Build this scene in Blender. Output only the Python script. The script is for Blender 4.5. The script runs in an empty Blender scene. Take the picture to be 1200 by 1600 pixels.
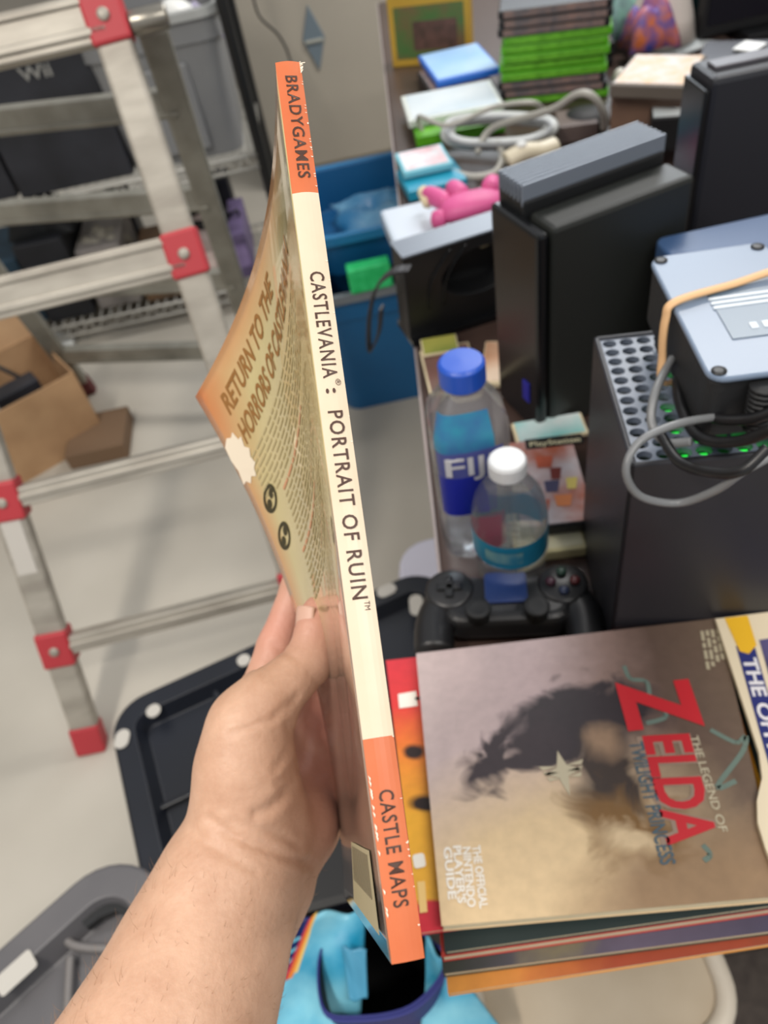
import bpy, bmesh, math, random
import numpy as np
from mathutils import Vector, Matrix
random.seed(7)
rng = np.random.default_rng(5)
S = bpy.context.scene
COL = S.collection

# ------------------------------------------------------------------ camera
F = 1200.0                       # focal length in pixels of a 1200 x 1600 frame
CAM = np.array([0.0, 0.0, 1.30])
_n = np.array([845 - 600, 1925 - 800, F]); _n = _n / np.linalg.norm(_n)
_up = -_n
_z = np.array([0, 0, 1.0])
_Y = _z - _z.dot(_n) * _n; _Y /= np.linalg.norm(_Y)
_X = np.cross(_Y, _up)
R = np.array([_X, _Y, _up])      # camera (x right, y down, z forward) -> world
cd = bpy.data.cameras.new('camera'); cam = bpy.data.objects.new('camera', cd); COL.objects.link(cam)
M3 = np.column_stack([R @ [1, 0, 0], R @ [0, -1, 0], R @ [0, 0, -1]])
mw = Matrix.Identity(4)
for i in range(3):
    for j in range(3): mw[i][j] = M3[i][j]
    mw[i][3] = CAM[i]
cam.matrix_world = mw
cd.sensor_fit = 'VERTICAL'; cd.sensor_height = 36; cd.sensor_width = 27
cd.lens = F / 1600 * 36
cd.clip_start = 0.02; cd.clip_end = 50
cd.dof.use_dof = True; cd.dof.focus_distance = 0.255; cd.dof.aperture_fstop = 12.5
S.camera = cam

# ------------------------------------------------------------------ light
W = bpy.data.worlds.new('world'); S.world = W; W.use_nodes = True
W.node_tree.nodes['Background'].inputs[0].default_value = (0.93, 0.96, 1.0, 1)
W.node_tree.nodes['Background'].inputs[1].default_value = 0.55
def area(name, loc, sx, sy, power, color, target=None):
    l = bpy.data.lights.new(name, 'AREA'); l.shape = 'RECTANGLE'; l.size = sx; l.size_y = sy
    l.energy = power; l.color = color
    o = bpy.data.objects.new(name, l); COL.objects.link(o); o.location = loc
    if target is not None:
        o.rotation_euler = (Vector(target) - Vector(loc)).to_track_quat('-Z', 'Y').to_euler()
    return o
area('ceiling_lamp_or_fill', (1.25, 2.1, 2.6), 1.6, 0.3, 44, (1.0, 0.97, 0.93))
area('ceiling_lamp_or_fill', (-0.9, -0.2, 2.6), 0.15, 1.2, 34, (1.0, 0.93, 0.84))
area('ceiling_lamp_or_fill', (0.7, -0.5, 2.6), 0.9, 0.15, 20, (1.0, 0.95, 0.88))  # unseen fill, added to brighten the front magazine pile
area('unseen_daylight', (1.45, 4.2, 2.55), 1.8, 0.9, 40, (0.84, 0.92, 1.0), (0.3, 0.8, 0.8))  # unseen source, added so the ribbed console's top reflects bluish daylight
S.view_settings.view_transform = 'Standard'; S.view_settings.look = 'None'
S.view_settings.gamma = 1; S.view_settings.use_curve_mapping = False
S.view_settings.exposure = 0.0
S.cycles.use_denoising = True

# ------------------------------------------------------------------ geometry helpers
def ray(x, y): return R @ np.array([x - 600, y - 800, F], float)
def P(x, y, z):                  # point at height z
    r = ray(x, y); return CAM + r * ((z - CAM[2]) / r[2])
def PY(x, y, Y):                 # point on the upright plane y = Y
    r = ray(x, y); return CAM + r * (Y / r[1])
def PD(x, y, d):                 # point at depth d in front of the camera
    return CAM + R @ np.array([(x - 600) / F * d, (y - 800) / F * d, d])
def cw(p): return CAM + R @ np.asarray(p, float)
def pix(p):
    c = (np.asarray(p) - CAM) @ R
    return 600 + F * c[..., 0] / c[..., 2], 800 + F * c[..., 1] / c[..., 2], c[..., 2]
def nrm(v): v = np.asarray(v, float); return v / (np.linalg.norm(v) + 1e-12)
UP = np.array([0, 0, 1.0])

def lin(c):
    return tuple((v / 255 / 12.92 if v / 255 <= 0.04045 else ((v / 255 + 0.055) / 1.055) ** 2.4) for v in c)
MATS = {}
def mat(name, c, rough=0.5, metal=0.0, c2=None, scale=20.0, bump=0.0, trans=0.0, emit=0.0, spec=None, sss=0.0, alpha=1.0, stretch=None, bscale=None, ior=None):
    if name in MATS: return MATS[name]
    m = bpy.data.materials.new(name); m.use_nodes = True; MATS[name] = m
    nt = m.node_tree; b = nt.nodes['Principled BSDF']
    b.inputs['Base Color'].default_value = (*lin(c), 1)
    b.inputs['Roughness'].default_value = rough; b.inputs['Metallic'].default_value = metal
    if spec is not None: b.inputs['Specular IOR Level'].default_value = spec
    if ior: b.inputs['IOR'].default_value = ior
    if trans: b.inputs['Transmission Weight'].default_value = trans
    if alpha < 1: b.inputs['Alpha'].default_value = alpha
    if emit:
        b.inputs['Emission Color'].default_value = (*lin(c), 1); b.inputs['Emission Strength'].default_value = emit
    if sss:
        b.inputs['Subsurface Weight'].default_value = sss
        b.inputs['Subsurface Radius'].default_value = (0.012, 0.004, 0.002); b.inputs['Subsurface Scale'].default_value = 0.6
    if c2 is not None or bump:
        tc = nt.nodes.new('ShaderNodeTexCoord'); mp = nt.nodes.new('ShaderNodeMapping')
        nt.links.new(tc.outputs['Object'], mp.inputs[0])
        if stretch: mp.inputs['Scale'].default_value = stretch
        n = nt.nodes.new('ShaderNodeTexNoise'); n.inputs['Scale'].default_value = scale; n.inputs['Detail'].default_value = 5
        nt.links.new(mp.outputs[0], n.inputs[0])
        if c2 is not None:
            r = nt.nodes.new('ShaderNodeValToRGB')
            r.color_ramp.elements[0].position = 0.35; r.color_ramp.elements[1].position = 0.68
            r.color_ramp.elements[0].color = (*lin(c), 1); r.color_ramp.elements[1].color = (*lin(c2), 1)
            nt.links.new(n.outputs[0], r.inputs[0]); nt.links.new(r.outputs[0], b.inputs['Base Color'])
        if bump:
            n2 = n
            if bscale:
                n2 = nt.nodes.new('ShaderNodeTexNoise'); n2.inputs['Scale'].default_value = bscale; n2.inputs['Detail'].default_value = 4
                nt.links.new(mp.outputs[0], n2.inputs[0])
            bp = nt.nodes.new('ShaderNodeBump'); bp.inputs['Strength'].default_value = bump; bp.inputs['Distance'].default_value = 0.002
            nt.links.new(n2.outputs[0], bp.inputs['Height']); nt.links.new(bp.outputs[0], b.inputs['Normal'])
    return m

class MB:
    def __init__(s): s.v = []; s.f = []; s.mi = []; s.uv = None
    def add(s, vs, fs, m=0):
        o = len(s.v); s.v += [tuple(map(float, p)) for p in vs]
        for f in fs: s.f.append(tuple(i + o for i in f)); s.mi.append(m)
        return s
    def box(s, c, ax, ay, az, m=0):      # centre, three half-extent vectors
        c, ax, ay, az = [np.asarray(q, float) for q in (c, ax, ay, az)]
        vs = [c + i * ax + j * ay + k * az for k in (-1, 1) for j in (-1, 1) for i in (-1, 1)]
        return s.add(vs, [(0, 2, 3, 1), (4, 5, 7, 6), (0, 1, 5, 4), (2, 6, 7, 3), (0, 4, 6, 2), (1, 3, 7, 5)], m)
    def bar(s, a, b, side, w, h, m=0):   # rectangular bar a->b, width w along side, height h across
        a, b = np.asarray(a, float), np.asarray(b, float); d = nrm(b - a)
        sd = np.asarray(side, float); sd = nrm(sd - sd.dot(d) * d); t = np.cross(d, sd)
        return s.box((a + b) / 2, (b - a) / 2, sd * w / 2, t * h / 2, m)
    def prism(s, poly, up, m=0):         # polygon + extrusion vector (number = straight up)
        up = UP * up if np.isscalar(up) else np.asarray(up, float)
        n = len(poly); lo = [np.asarray(p, float) for p in poly]; hi = [p + up for p in lo]
        fs = [tuple(range(n - 1, -1, -1)), tuple(range(n, 2 * n))] + [(i, (i + 1) % n, n + (i + 1) % n, n + i) for i in range(n)]
        return s.add(lo + hi, fs, m)
    def tube(s, pts, r, seg=10, m=0, closed=False, flat=1.0):
        pts = [np.asarray(p, float) for p in pts]; n = len(pts)
        rr = r if hasattr(r, '__len__') else [r] * n
        ref = None; rings = []
        for i, p in enumerate(pts):
            a = pts[(i - 1) % n] if (closed or i) else pts[i]; b = pts[(i + 1) % n] if (closed or i < n - 1) else pts[i]
            t = nrm(b - a)
            if ref is None: ref = np.cross(t, UP) if abs(t[2]) < .9 else np.cross(t, [1, 0, 0])
            u = nrm(ref - ref.dot(t) * t); w = np.cross(t, u); ref = u
            rings.append([p + rr[i] * (math.cos(k * 2 * math.pi / seg) * u + flat * math.sin(k * 2 * math.pi / seg) * w) for k in range(seg)])
        vs = [q for rg in rings for q in rg]; fs = []
        for i in range(n if closed else n - 1):
            j = (i + 1) % n
            fs += [(i * seg + k, i * seg + (k + 1) % seg, j * seg + (k + 1) % seg, j * seg + k) for k in range(seg)]
        if not closed: fs += [tuple(range(seg - 1, -1, -1)), tuple((n - 1) * seg + k for k in range(seg))]
        return s.add(vs, fs, m)
    def lathe(s, o, prof, seg=32, m=0, axis=UP, sq=0.0, cap=True):
        o = np.asarray(o, float); axis = nrm(axis)
        u = nrm(np.cross(axis, [0, 1, 0]) if abs(axis[1]) < .9 else np.cross(axis, [1, 0, 0])); w = np.cross(axis, u)
        vs = []
        for r, h in prof:
            for k in range(seg):
                a = k * 2 * math.pi / seg; q = 1.0
                if sq:
                    q = 1.0 / max((abs(math.cos(a)) ** 5 + abs(math.sin(a)) ** 5) ** 0.2, 1e-6); q = 1 + (q - 1) * sq
                vs.append(o + axis * h + r * q * (math.cos(a) * u + math.sin(a) * w))
        n = len(prof); fs = []
        for i in range(n - 1):
            fs += [(i * seg + k, i * seg + (k + 1) % seg, (i + 1) * seg + (k + 1) % seg, (i + 1) * seg + k) for k in range(seg)]
        if cap: fs += [tuple(range(seg - 1, -1, -1)), tuple((n - 1) * seg + k for k in range(seg))]
        return s.add(vs, fs, m)
    def grid(s, fn, nu, nv, m=0, uv=False):
        vs = [fn(i / nu, j / nv) for j in range(nv + 1) for i in range(nu + 1)]
        return s.add(vs, [(j * (nu + 1) + i, j * (nu + 1) + i + 1, (j + 1) * (nu + 1) + i + 1, (j + 1) * (nu + 1) + i) for j in range(nv) for i in range(nu)], m)
    def build(s, name, mats, parent=None, bevel=0.0, smooth=False, uvf=None, solid=0.0, seg=2, subsurf=0, fix=True):
        me = bpy.data.meshes.new(name)
        org = np.array(parent_world(parent)) if parent is not None else np.zeros(3)
        base = None
        if parent is None and s.v:
            a = np.array(s.v); base = np.array([(a[:, 0].min() + a[:, 0].max()) / 2, (a[:, 1].min() + a[:, 1].max()) / 2, a[:, 2].min()]); org = base
        me.from_pydata([tuple(np.array(p) - org) for p in s.v], [], s.f)
        for m in (mats if isinstance(mats, (list, tuple)) else [mats]): me.materials.append(m)
        for p, k in zip(me.polygons, s.mi): p.material_index = k; p.use_smooth = smooth
        if uvf is not None:
            ul = me.uv_layers.new(name='UVMap')
            for lp in me.loops: ul.data[lp.index].uv = uvf(np.array(me.vertices[lp.vertex_index].co) + org)
        if fix:
            bm = bmesh.new(); bm.from_mesh(me); bmesh.ops.recalc_face_normals(bm, faces=bm.faces); bm.to_mesh(me); bm.free()
        o = bpy.data.objects.new(name, me); COL.objects.link(o)
        if parent is not None: o.parent = parent
        else: o.location = base
        if solid:
            q = o.modifiers.new('solid', 'SOLIDIFY'); q.thickness = solid; q.offset = 0
        if bevel:
            q = o.modifiers.new('bevel', 'BEVEL'); q.width = bevel; q.segments = seg; q.limit_method = 'ANGLE'; q.angle_limit = math.radians(35)
        if subsurf:
            q = o.modifiers.new('sub', 'SUBSURF'); q.levels = q.render_levels = subsurf
        return o
def parent_world(o):
    p = Vector((0, 0, 0))
    while o is not None: p = p + o.location; o = o.parent
    return p
def tag(o, label, cat, group=None, kind=None):
    if label: o['label'] = label
    if cat: o['category'] = cat
    if group: o['group'] = group
    if kind: o['kind'] = kind
    return o
def thing(name, loc, label, cat, group=None):
    o = bpy.data.objects.new(name, None); COL.objects.link(o); o.location = tuple(map(float, loc)); o.empty_display_size = .02
    return tag(o, label, cat, group)
def struct(o): o['kind'] = 'structure'; return o
def dup(root, loc, label=None, group=None):
    r = root.copy(); COL.objects.link(r); r.location = tuple(map(float, loc))
    if label: r['label'] = label
    if group: r['group'] = group
    for ch in list(root.children):
        c = ch.copy(); COL.objects.link(c); c.parent = r
        for g in list(ch.children):
            d = g.copy(); COL.objects.link(d); d.parent = c
    return r
def spline(pts, n=40, closed=False):     # Catmull-Rom
    pts = [np.asarray(p, float) for p in pts]; N = len(pts); out = []
    m = N if closed else N - 1
    for i in range(m):
        g = lambda k: pts[k % N] if closed else pts[min(max(k, 0), N - 1)]
        a, b, c, d = g(i - 1), g(i), g(i + 1), g(i + 2)
        for t in np.linspace(0, 1, max(2, n // m), endpoint=False):
            out.append(.5 * ((2 * b) + (c - a) * t + (2 * a - 5 * b + 4 * c - d) * t * t + (3 * b - a - 3 * c + d) * t ** 3))
    if not closed: out.append(pts[-1])
    return out
def rpoly(c, ax, ay, r, seg=5):          # rounded rectangle outline, half-extents ax ay, corner radius r
    c, ax, ay = [np.asarray(q, float) for q in (c, ax, ay)]
    la, lb = np.linalg.norm(ax), np.linalg.norm(ay); ua, ub = ax / la, ay / lb; out = []
    for sx, sy, a0 in ((1, 1, 0), (-1, 1, 90), (-1, -1, 180), (1, -1, 270)):
        q = c + sx * (la - r) * ua + sy * (lb - r) * ub
        for k in range(seg + 1):
            a = math.radians(a0 + 90 * k / seg); out.append(q + r * (math.cos(a) * ua + math.sin(a) * ub))
    return out

# lettering: flat ink shapes from the built-in font, mapped by a function
def text2d(s, bold=0.0, spacing=1.0):
    cu = bpy.data.curves.new('tmp', 'FONT'); cu.body = s; cu.size = 1; cu.resolution_u = 3; cu.offset = bold; cu.space_character = spacing
    o = bpy.data.objects.new('tmp', cu); COL.objects.link(o); bpy.context.view_layer.update()
    dg = bpy.context.evaluated_depsgraph_get(); me = bpy.data.meshes.new_from_object(o.evaluated_get(dg))
    v = np.array([tuple(q.co) for q in me.vertices]); f = [tuple(p.vertices) for p in me.polygons]
    bpy.data.objects.remove(o); bpy.data.curves.remove(cu); bpy.data.meshes.remove(me)
    x0 = v[:, 0].min(); w = v[:, 0].max() - x0
    return np.column_stack([(v[:, 0] - x0) / w, v[:, 1] / 0.73]), f       # x 0..1, y in cap heights
def text_map(name, s, fn, m, parent, bold=0.0, spacing=1.0):
    v, f = text2d(s, bold, spacing); mb = MB(); mb.add([fn(x, y) for x, y in v], f)
    return mb.build(name, m, parent, fix=False)
def text_on(name, s, A, B, upv, cap, m, parent, bold=0.0, off=0.0004, spacing=1.0, shear=0.0):
    A, B = np.asarray(A, float), np.asarray(B, float); d = B - A; u = nrm(upv - nrm(d) * np.dot(upv, nrm(d))); n = np.cross(nrm(d), u)
    if np.dot(n, CAM - A) < 0: n = -n
    return text_map(name, s, lambda x, y: A + d * x + u * cap * y + nrm(d) * cap * y * shear + n * off, m, parent, bold, spacing)

# ------------------------------------------------------------------ shared materials
m_alu = mat('aluminium', (188, 182, 170), .45, .25, c2=(160, 153, 142), scale=9, bump=.1, stretch=(1, 1, 4))
m_alu_d = mat('aluminium_worn', (150, 148, 138), .5, .25, c2=(125, 122, 112), scale=14)
m_red = mat('red_plastic', (190, 58, 66), .5)
m_dred = mat('dark_red_rubber', (95, 30, 34), .6)
m_black = mat('black_plastic', (24, 25, 27), .42)
m_black_g = mat('black_gloss_plastic', (18, 19, 21), .22)
m_black_m = mat('black_matte_plastic', (30, 31, 33), .6, bump=.15, scale=300)
m_paper = mat('paper_edges', (226, 212, 180), .8, c2=(204, 188, 152), scale=60, stretch=(1, 1, 30))
m_white = mat('white_plastic', (225, 226, 224), .4)
m_ink = mat('dark_ink', (38, 28, 20), .6)
m_inkw = mat('white_ink', (228, 224, 214), .6)
m_card = mat('cardboard', (186, 150, 112), .8, c2=(172, 136, 100), scale=12)
m_card_d = mat('cardboard_inner', (150, 120, 88), .85)

# ================================================================== SETTING
fm = mat('concrete_floor', (196, 190, 178), .55, c2=(180, 174, 162), scale=2.2, bump=.08, bscale=60)
struct(MB().box((0, 1.2, -.05), (3.2, 0, 0), (0, 3.4, 0), (0, 0, .05)).build('floor', fm))
wm = mat('painted_wall', (178, 172, 162), .8, c2=(168, 162, 152), scale=3)
struct(MB().box((0, 4.55, 1.4), (3.2, 0, 0), (0, .05, 0), (0, 0, 1.4)).build('wall_back', wm))
struct(MB().box((-3.15, 1.2, 1.4), (.05, 0, 0), (0, 3.3, 0), (0, 0, 1.4)).build('wall_left', wm))
struct(MB().box((3.15, 1.2, 1.4), (.05, 0, 0), (0, 3.3, 0), (0, 0, 1.4)).build('wall_right', wm))

# ================================================================== STORAGE CABINET (behind)
def cabinet():
    Y = 3.12
    t = thing('storage_cabinet', (0.05, Y + .2, 0), 'tall beige storage cabinet with a blue-grey diamond handle, behind the tables', 'cabinet')
    xl, xr = PY(392, 150, Y)[0], PY(650, 100, Y)[0]
    mb_ = mat('beige_cabinet_plastic', (172, 165, 152), .6, c2=(165, 158, 146), scale=2.5)
    MB().box(((xl + xr) / 2, Y + .26, .95), ((xr - xl) / 2 + .02, 0, 0), (0, .24, 0), (0, 0, .91)).build('body', mb_, t, bevel=.01)
    dr = MB().box(((xl + xr) / 2, Y + .008, .95), ((xr - xl) / 2, 0, 0), (0, .012, 0), (0, 0, .88)).build('door', mb_, t, bevel=.008)
    MB().box(((xl + xr) / 2, Y + .26, .02), ((xr - xl) / 2, 0, 0), (0, .22, 0), (0, 0, .02)).build('plinth', m_black, t)
    c = PY(490, 60, Y - .006)
    hm = mat('handle_grey', (112, 126, 136), .5)
    pts = [c + np.array([0, 0, .105]), c + np.array([.04, 0, 0]), c - np.array([0, 0, .105]), c - np.array([.04, 0, 0])]
    h = MB().prism([p + np.array([0, .004, 0]) for p in pts], np.array([0, -.010, 0])).build('handle', hm, dr, bevel=.003)
    MB().box(c + np.array([0, -.009, -.006]), (.032, 0, 0), (0, .004, 0), (0, 0, .005)).build('handle_bar', mat('handle_light', (170, 170, 160), .5), dr, bevel=.002)
cabinet()

# ================================================================== WIRE SHELVING
YS = 2.28
def shelving():
    t = thing('wire_shelving', (-1.0, YS + .2, 0), 'wire shelving rack with black posts and pale wire shelves holding the grey tote', 'shelf')
    m_wire = mat('chrome_wire', (185, 182, 174), .4, .4)
    xr = PY(408, 240, YS)[0]
    xl = xr - 1.35
    for x, y in ((xr, YS), (xr + .0, YS + .42), (xl, YS), (xl, YS + .42)):
        MB().tube([(x, y, 0), (x, y, 1.75)], .016, 10).build('post', m_black, t, smooth=True)
    zs = [PY(300, 466, YS)[2], PY(300, 262, YS)[2], 1.35]
    global ZS; ZS = zs
    for z in zs:
        mb = MB()
        for y in (YS - .005, YS + .42):
            mb.tube([(xl, y, z), (xr, y, z)], .005, 6); mb.tube([(xl, y, z - .035), (xr, y, z - .035)], .005, 6)
        n = 26
        for i in range(n):          # zig-zag web of the front edge
            x0 = xl + (xr - xl) * i / n; x1 = xl + (xr - xl) * (i + 1) / n
            mb.tube([(x0, YS - .005, z), ((x0 + x1) / 2, YS - .005, z - .035), (x1, YS - .005, z)], .003, 5)
        for i in range(44):
            x0 = xl + (xr - xl) * (i + .5) / 44
            mb.tube([(x0, YS, z + .004), (x0, YS + .42, z + .004)], .0025, 5)
        for x in (xl, xr): mb.tube([(x, YS, z), (x, YS + .42, z)], .005, 6)
        mb.build('shelf', m_wire, t, smooth=True)
    return xl, xr
SXL, SXR = shelving()

def open_bin(name, label, cat, c, ax, ay, h, m, rimm=None, taper=.88, r=.03, wall=.006, group=None, rim=.014, rimh=.02, root=None):
    """open-topped tote: c = centre of base, ax / ay half extents at the rim"""
    t = root or thing(name, c, label, cat, group)
    c, ax, ay = [np.asarray(q, float) for q in (c, ax, ay)]
    N = 6
    def ring(z, s, d): return rpoly(c + UP * z, ax * s - nrm(ax) * d, ay * s - nrm(ay) * d, max(r * s - d, .004), N)
    rings = [ring(0, taper, 0), ring(h * .8, taper + (1 - taper) * .8, 0), ring(h * .8, 1, -.003), ring(h, 1, 0), ring(h, 1, wall), ring(.008, taper, wall)]
    n = len(rings[0]); vs = [q for rg in rings for q in rg]; fs = []
    for i in range(len(rings) - 1): fs += [(i * n + k, i * n + (k + 1) % n, (i + 1) * n + (k + 1) % n, (i + 1) * n + k) for k in range(n)]
    fs += [tuple(range(n - 1, -1, -1)), tuple((len(rings) - 1) * n + k for k in range(n))]
    MB().add(vs, fs).build('body', m, t, smooth=False, bevel=.002)
    ro = [ring(h - rimh, 1, -rim), ring(h + .003, 1, -rim), ring(h + .003, 1, wall * .5), ring(h - rimh, 1, wall * .5)]
    vs = [q for rg in ro for q in rg]; fs = []
    for i in range(4): j = (i + 1) % 4; fs += [(i * n + k, i * n + (k + 1) % n, j * n + (k + 1) % n, j * n + k) for k in range(n)]
    MB().add(vs, fs).build('rim', rimm or m, t, bevel=.002)
    return t
m_tote_g = mat('grey_tote_plastic', (138, 139, 140), .45, c2=(128, 129, 131), scale=4)
zt = ZS[1] + .008
tr = PY(386, 200, YS + .0)[0]; tl = PY(165, 200, YS)[0]
tot = open_bin('storage_tote', 'large grey open storage tote on the wire shelf, beside the black post', 'storage tote',
         ((tl + tr) / 2, YS + .2, zt), ((tr - tl) / 2, 0, 0), (0, .2, 0), .36, m_tote_g,
         mat('grey_tote_rim', (178, 180, 178), .4), taper=.86, r=.05)
def tote_relief():
    mb = MB()
    for a, b in ((235, 275), (290, 322)):
        p, q = PY(a, 200, YS)[0], PY(b, 200, YS)[0]
        mb.box(((p + q) / 2, YS + .012, zt + .14), ((q - p) / 2, 0, 0), (0, .012, 0), (0, 0, .11))
    mb.build('front_ribs', m_tote_g, tot, bevel=.008)
tote_relief()
# things in the tote
c = PY(262, 28, YS + .12)
MB().lathe(c - UP * .10, [(.055, 0), (.06, .02), (.05, .1), (.04, .13), (.02, .14)], 20, axis=nrm([.25, 0, 1])).build('white_jug', mat('white_jug_plastic', (240, 240, 236), .35), None, smooth=True)  # the jug's own plain white plastic
tag(bpy.data.objects['white_jug'], 'white rounded plastic jug poking out of the grey tote', 'jug')
c = PY(300, 28, YS + .14)
def crumple(c, ax, ay, h, amp, n=14, seed=1):
    rg = np.random.default_rng(seed); ph = rg.uniform(0, 6, (6,)); c, ax, ay = map(lambda q: np.asarray(q, float), (c, ax, ay))
    def fn(u, v):
        a = 2 * u - 1; b = 2 * v - 1
        e = max(0, 1 - a ** 4) * max(0, 1 - b ** 4)
        k = sum(math.sin(ph[i] + (i + 2) * (a * math.cos(ph[i]) + b * math.sin(ph[i])) * 1.7) for i in range(6)) / 3
        return c + ax * (a + .08 * math.sin(5 * b + ph[0])) + ay * (b + .08 * math.sin(4 * a + ph[1])) + UP * (h * e + amp * k * (e + .2))
    return MB().grid(fn, n, n)
tag(crumple(c - UP * .04, (.07, 0, 0), (0, .06, 0), .05, .018, seed=3).build('crumpled_bag', mat('lilac_bag', (150, 140, 175), .5, c2=(210, 205, 220), scale=25), None, smooth=True, solid=.003),
    'lilac and white crumpled plastic bag inside the grey tote', 'bag')

# ------------------------------------------------------------------ boxes on the shelves
def simple_box(name, label, cat, x0, x1, y0, y1, z0, z1, m, face=None, group=None, lid=True):
    t = thing(name, ((x0 + x1) / 2, (y0 + y1) / 2, z0), label, cat, group)
    MB().box(((x0 + x1) / 2, (y0 + y1) / 2, (z0 + z1) / 2), ((x1 - x0) / 2, 0, 0), (0, (y1 - y0) / 2, 0), (0, 0, (z1 - z0) / 2)).build('body', m, t, bevel=.004)
    if face is not None:
        MB().box(((x0 + x1) / 2, y0 - .0012, (z0 + z1) / 2), ((x1 - x0) / 2 * .82, 0, 0), (0, .001, 0), (0, 0, (z1 - z0) / 2 * .5)).build('printed_panel', face, t)
    return t
def onY(px0, px1, py, Y): return PY(px0, py, Y)[0], PY(px1, py, Y)[0]
m_dark = mat('dark_box', (30, 32, 38), .45, c2=(48, 50, 58), scale=8)
x0, x1 = onY(-60, 152, 130, YS)
zb = ZS[1] + .008
ww = simple_box('console_box', 'black printed console box on the wire shelf left of the grey tote', 'box', x0, x1, YS + .02, YS + .3, zb, PY(80, 88, YS)[2], m_dark)
A, B = PY(34, 128, YS + .018), PY(84, 118, YS + .018); B = B * [1, 1, 0] + A * [0, 0, 1]
text_on('box_lettering', 'Wii', A, B, UP, .032, mat('grey_ink', (150, 150, 146), .6), ww, bold=.02, off=.001)
x0, x1 = onY(-150, -70, 130, YS)
simple_box('console_box', 'black plain box at the far left end of the wire shelf', 'box', x0, x1, YS + .04, YS + .3, zb, zb + .2, m_dark)
# lower shelf
zl = ZS[0] + .008
specs = [(290, 352, .16, (196, 178, 172), 'pale pink cardboard box at the right end of the low wire shelf', 'cardboard_box'),
         (376, 402, .15, (120, 104, 146), 'purple upright box by the right black post of the low shelf', 'cardboard_box'),
         (215, 285, .12, (120, 92, 66), 'brown flat box on the low wire shelf', 'cardboard_box'),
         (130, 205, .20, (158, 152, 148), 'grey box on the low wire shelf', 'cardboard_box'),
         (40, 122, .26, (34, 36, 42), 'black box near the left of the low wire shelf', 'cardboard_box'),
         (-60, 34, .22, (40, 70, 90), 'dark teal box at the left end of the low shelf', 'cardboard_box')]
for i, (a, b, h, cc, lb, nm) in enumerate(specs):
    x0, x1 = onY(a, b, 440, YS)
    simple_box(nm, lb, 'box', x0, x1, YS + .02 + .02 * (i % 2), YS + .3, zl, zl + h, mat('shelfbox%d' % i, cc, .6, c2=tuple(int(v * .75) for v in cc), scale=14),
               mat('shelfprint%d' % i, tuple(min(255, int(v * 1.15 + 18)) for v in cc), .6, c2=cc, scale=30))
x0, x1 = onY(300, 350, 300, YS + .3)
simple_box('equipment_box', 'black box standing behind the pot at the right of the low shelf', 'box', x0, x1 + .02, YS + .31, YS + .40, zl, PY(340, 282, YS + .3)[2], m_dark)
x0, x1 = onY(100, 205, 330, YS + .3)
simple_box('equipment_box', 'tall black box behind the pale bundle on the low shelf', 'box', x0, x1, YS + .31, YS + .40, zl, PY(150, 315, YS + .3)[2], m_dark)
# black gear on the stack of low-shelf boxes
def pot(px, py, Y, r, name, label, m):
    c = PY(px, py, Y)
    t = thing(name, c, label, 'pot')
    MB().lathe(c, [(r * .75, 0), (r, .03), (r, .09), (r * .92, .1), (r * .9, .02)], 24).build('body', m, t, smooth=True)
    MB().tube([c + [r, 0, .07], c + [r + .03, 0, .08], c + [r + .03, 0, .05]], .006, 8).build('handle', m, t, smooth=True)
pot(335, 375, YS + .16, .07, 'cooking_pot', 'black round pot on the pale pink box on the low shelf', m_black_g)
def lump(px, py, Y, s, col, label, seed, name='fabric_bundle', cat='bundle'):
    c = PY(px, py, Y)
    tag(crumple(c, (s, 0, 0), (0, s * .8, 0), s * .8, s * .18, seed=seed).build(name, mat('bundle%d' % seed, col, .7, c2=tuple(int(v * .7) for v in col), scale=20), None, smooth=True, solid=.004), label, cat)
lump(165, 395, YS + .12, .08, (170, 164, 150), 'pale wrapped bundle on the grey box of the low shelf', 21)
lump(75, 350, YS + .14, .10, (30, 33, 36), 'black bag slumped on the black box of the low shelf', 22, 'black_bag', 'bag')
lump(245, 410, YS + .15, .06, (190, 184, 170), 'small cream bundle on the brown flat box', 23)

# hanging cable on the cabinet door
tag(MB().tube(spline([PY(392, -20, 2.9), PY(405, 25, 2.9), PY(435, 55, 2.9), PY(452, 90, 2.9), PY(455, 130, 2.9), PY(450, 330, 3.0)], 30), .004, 6).build('hanging_cable', m_black, None, smooth=True),
    'thin black cable hanging in front of the beige cabinet', 'cable')

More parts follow.
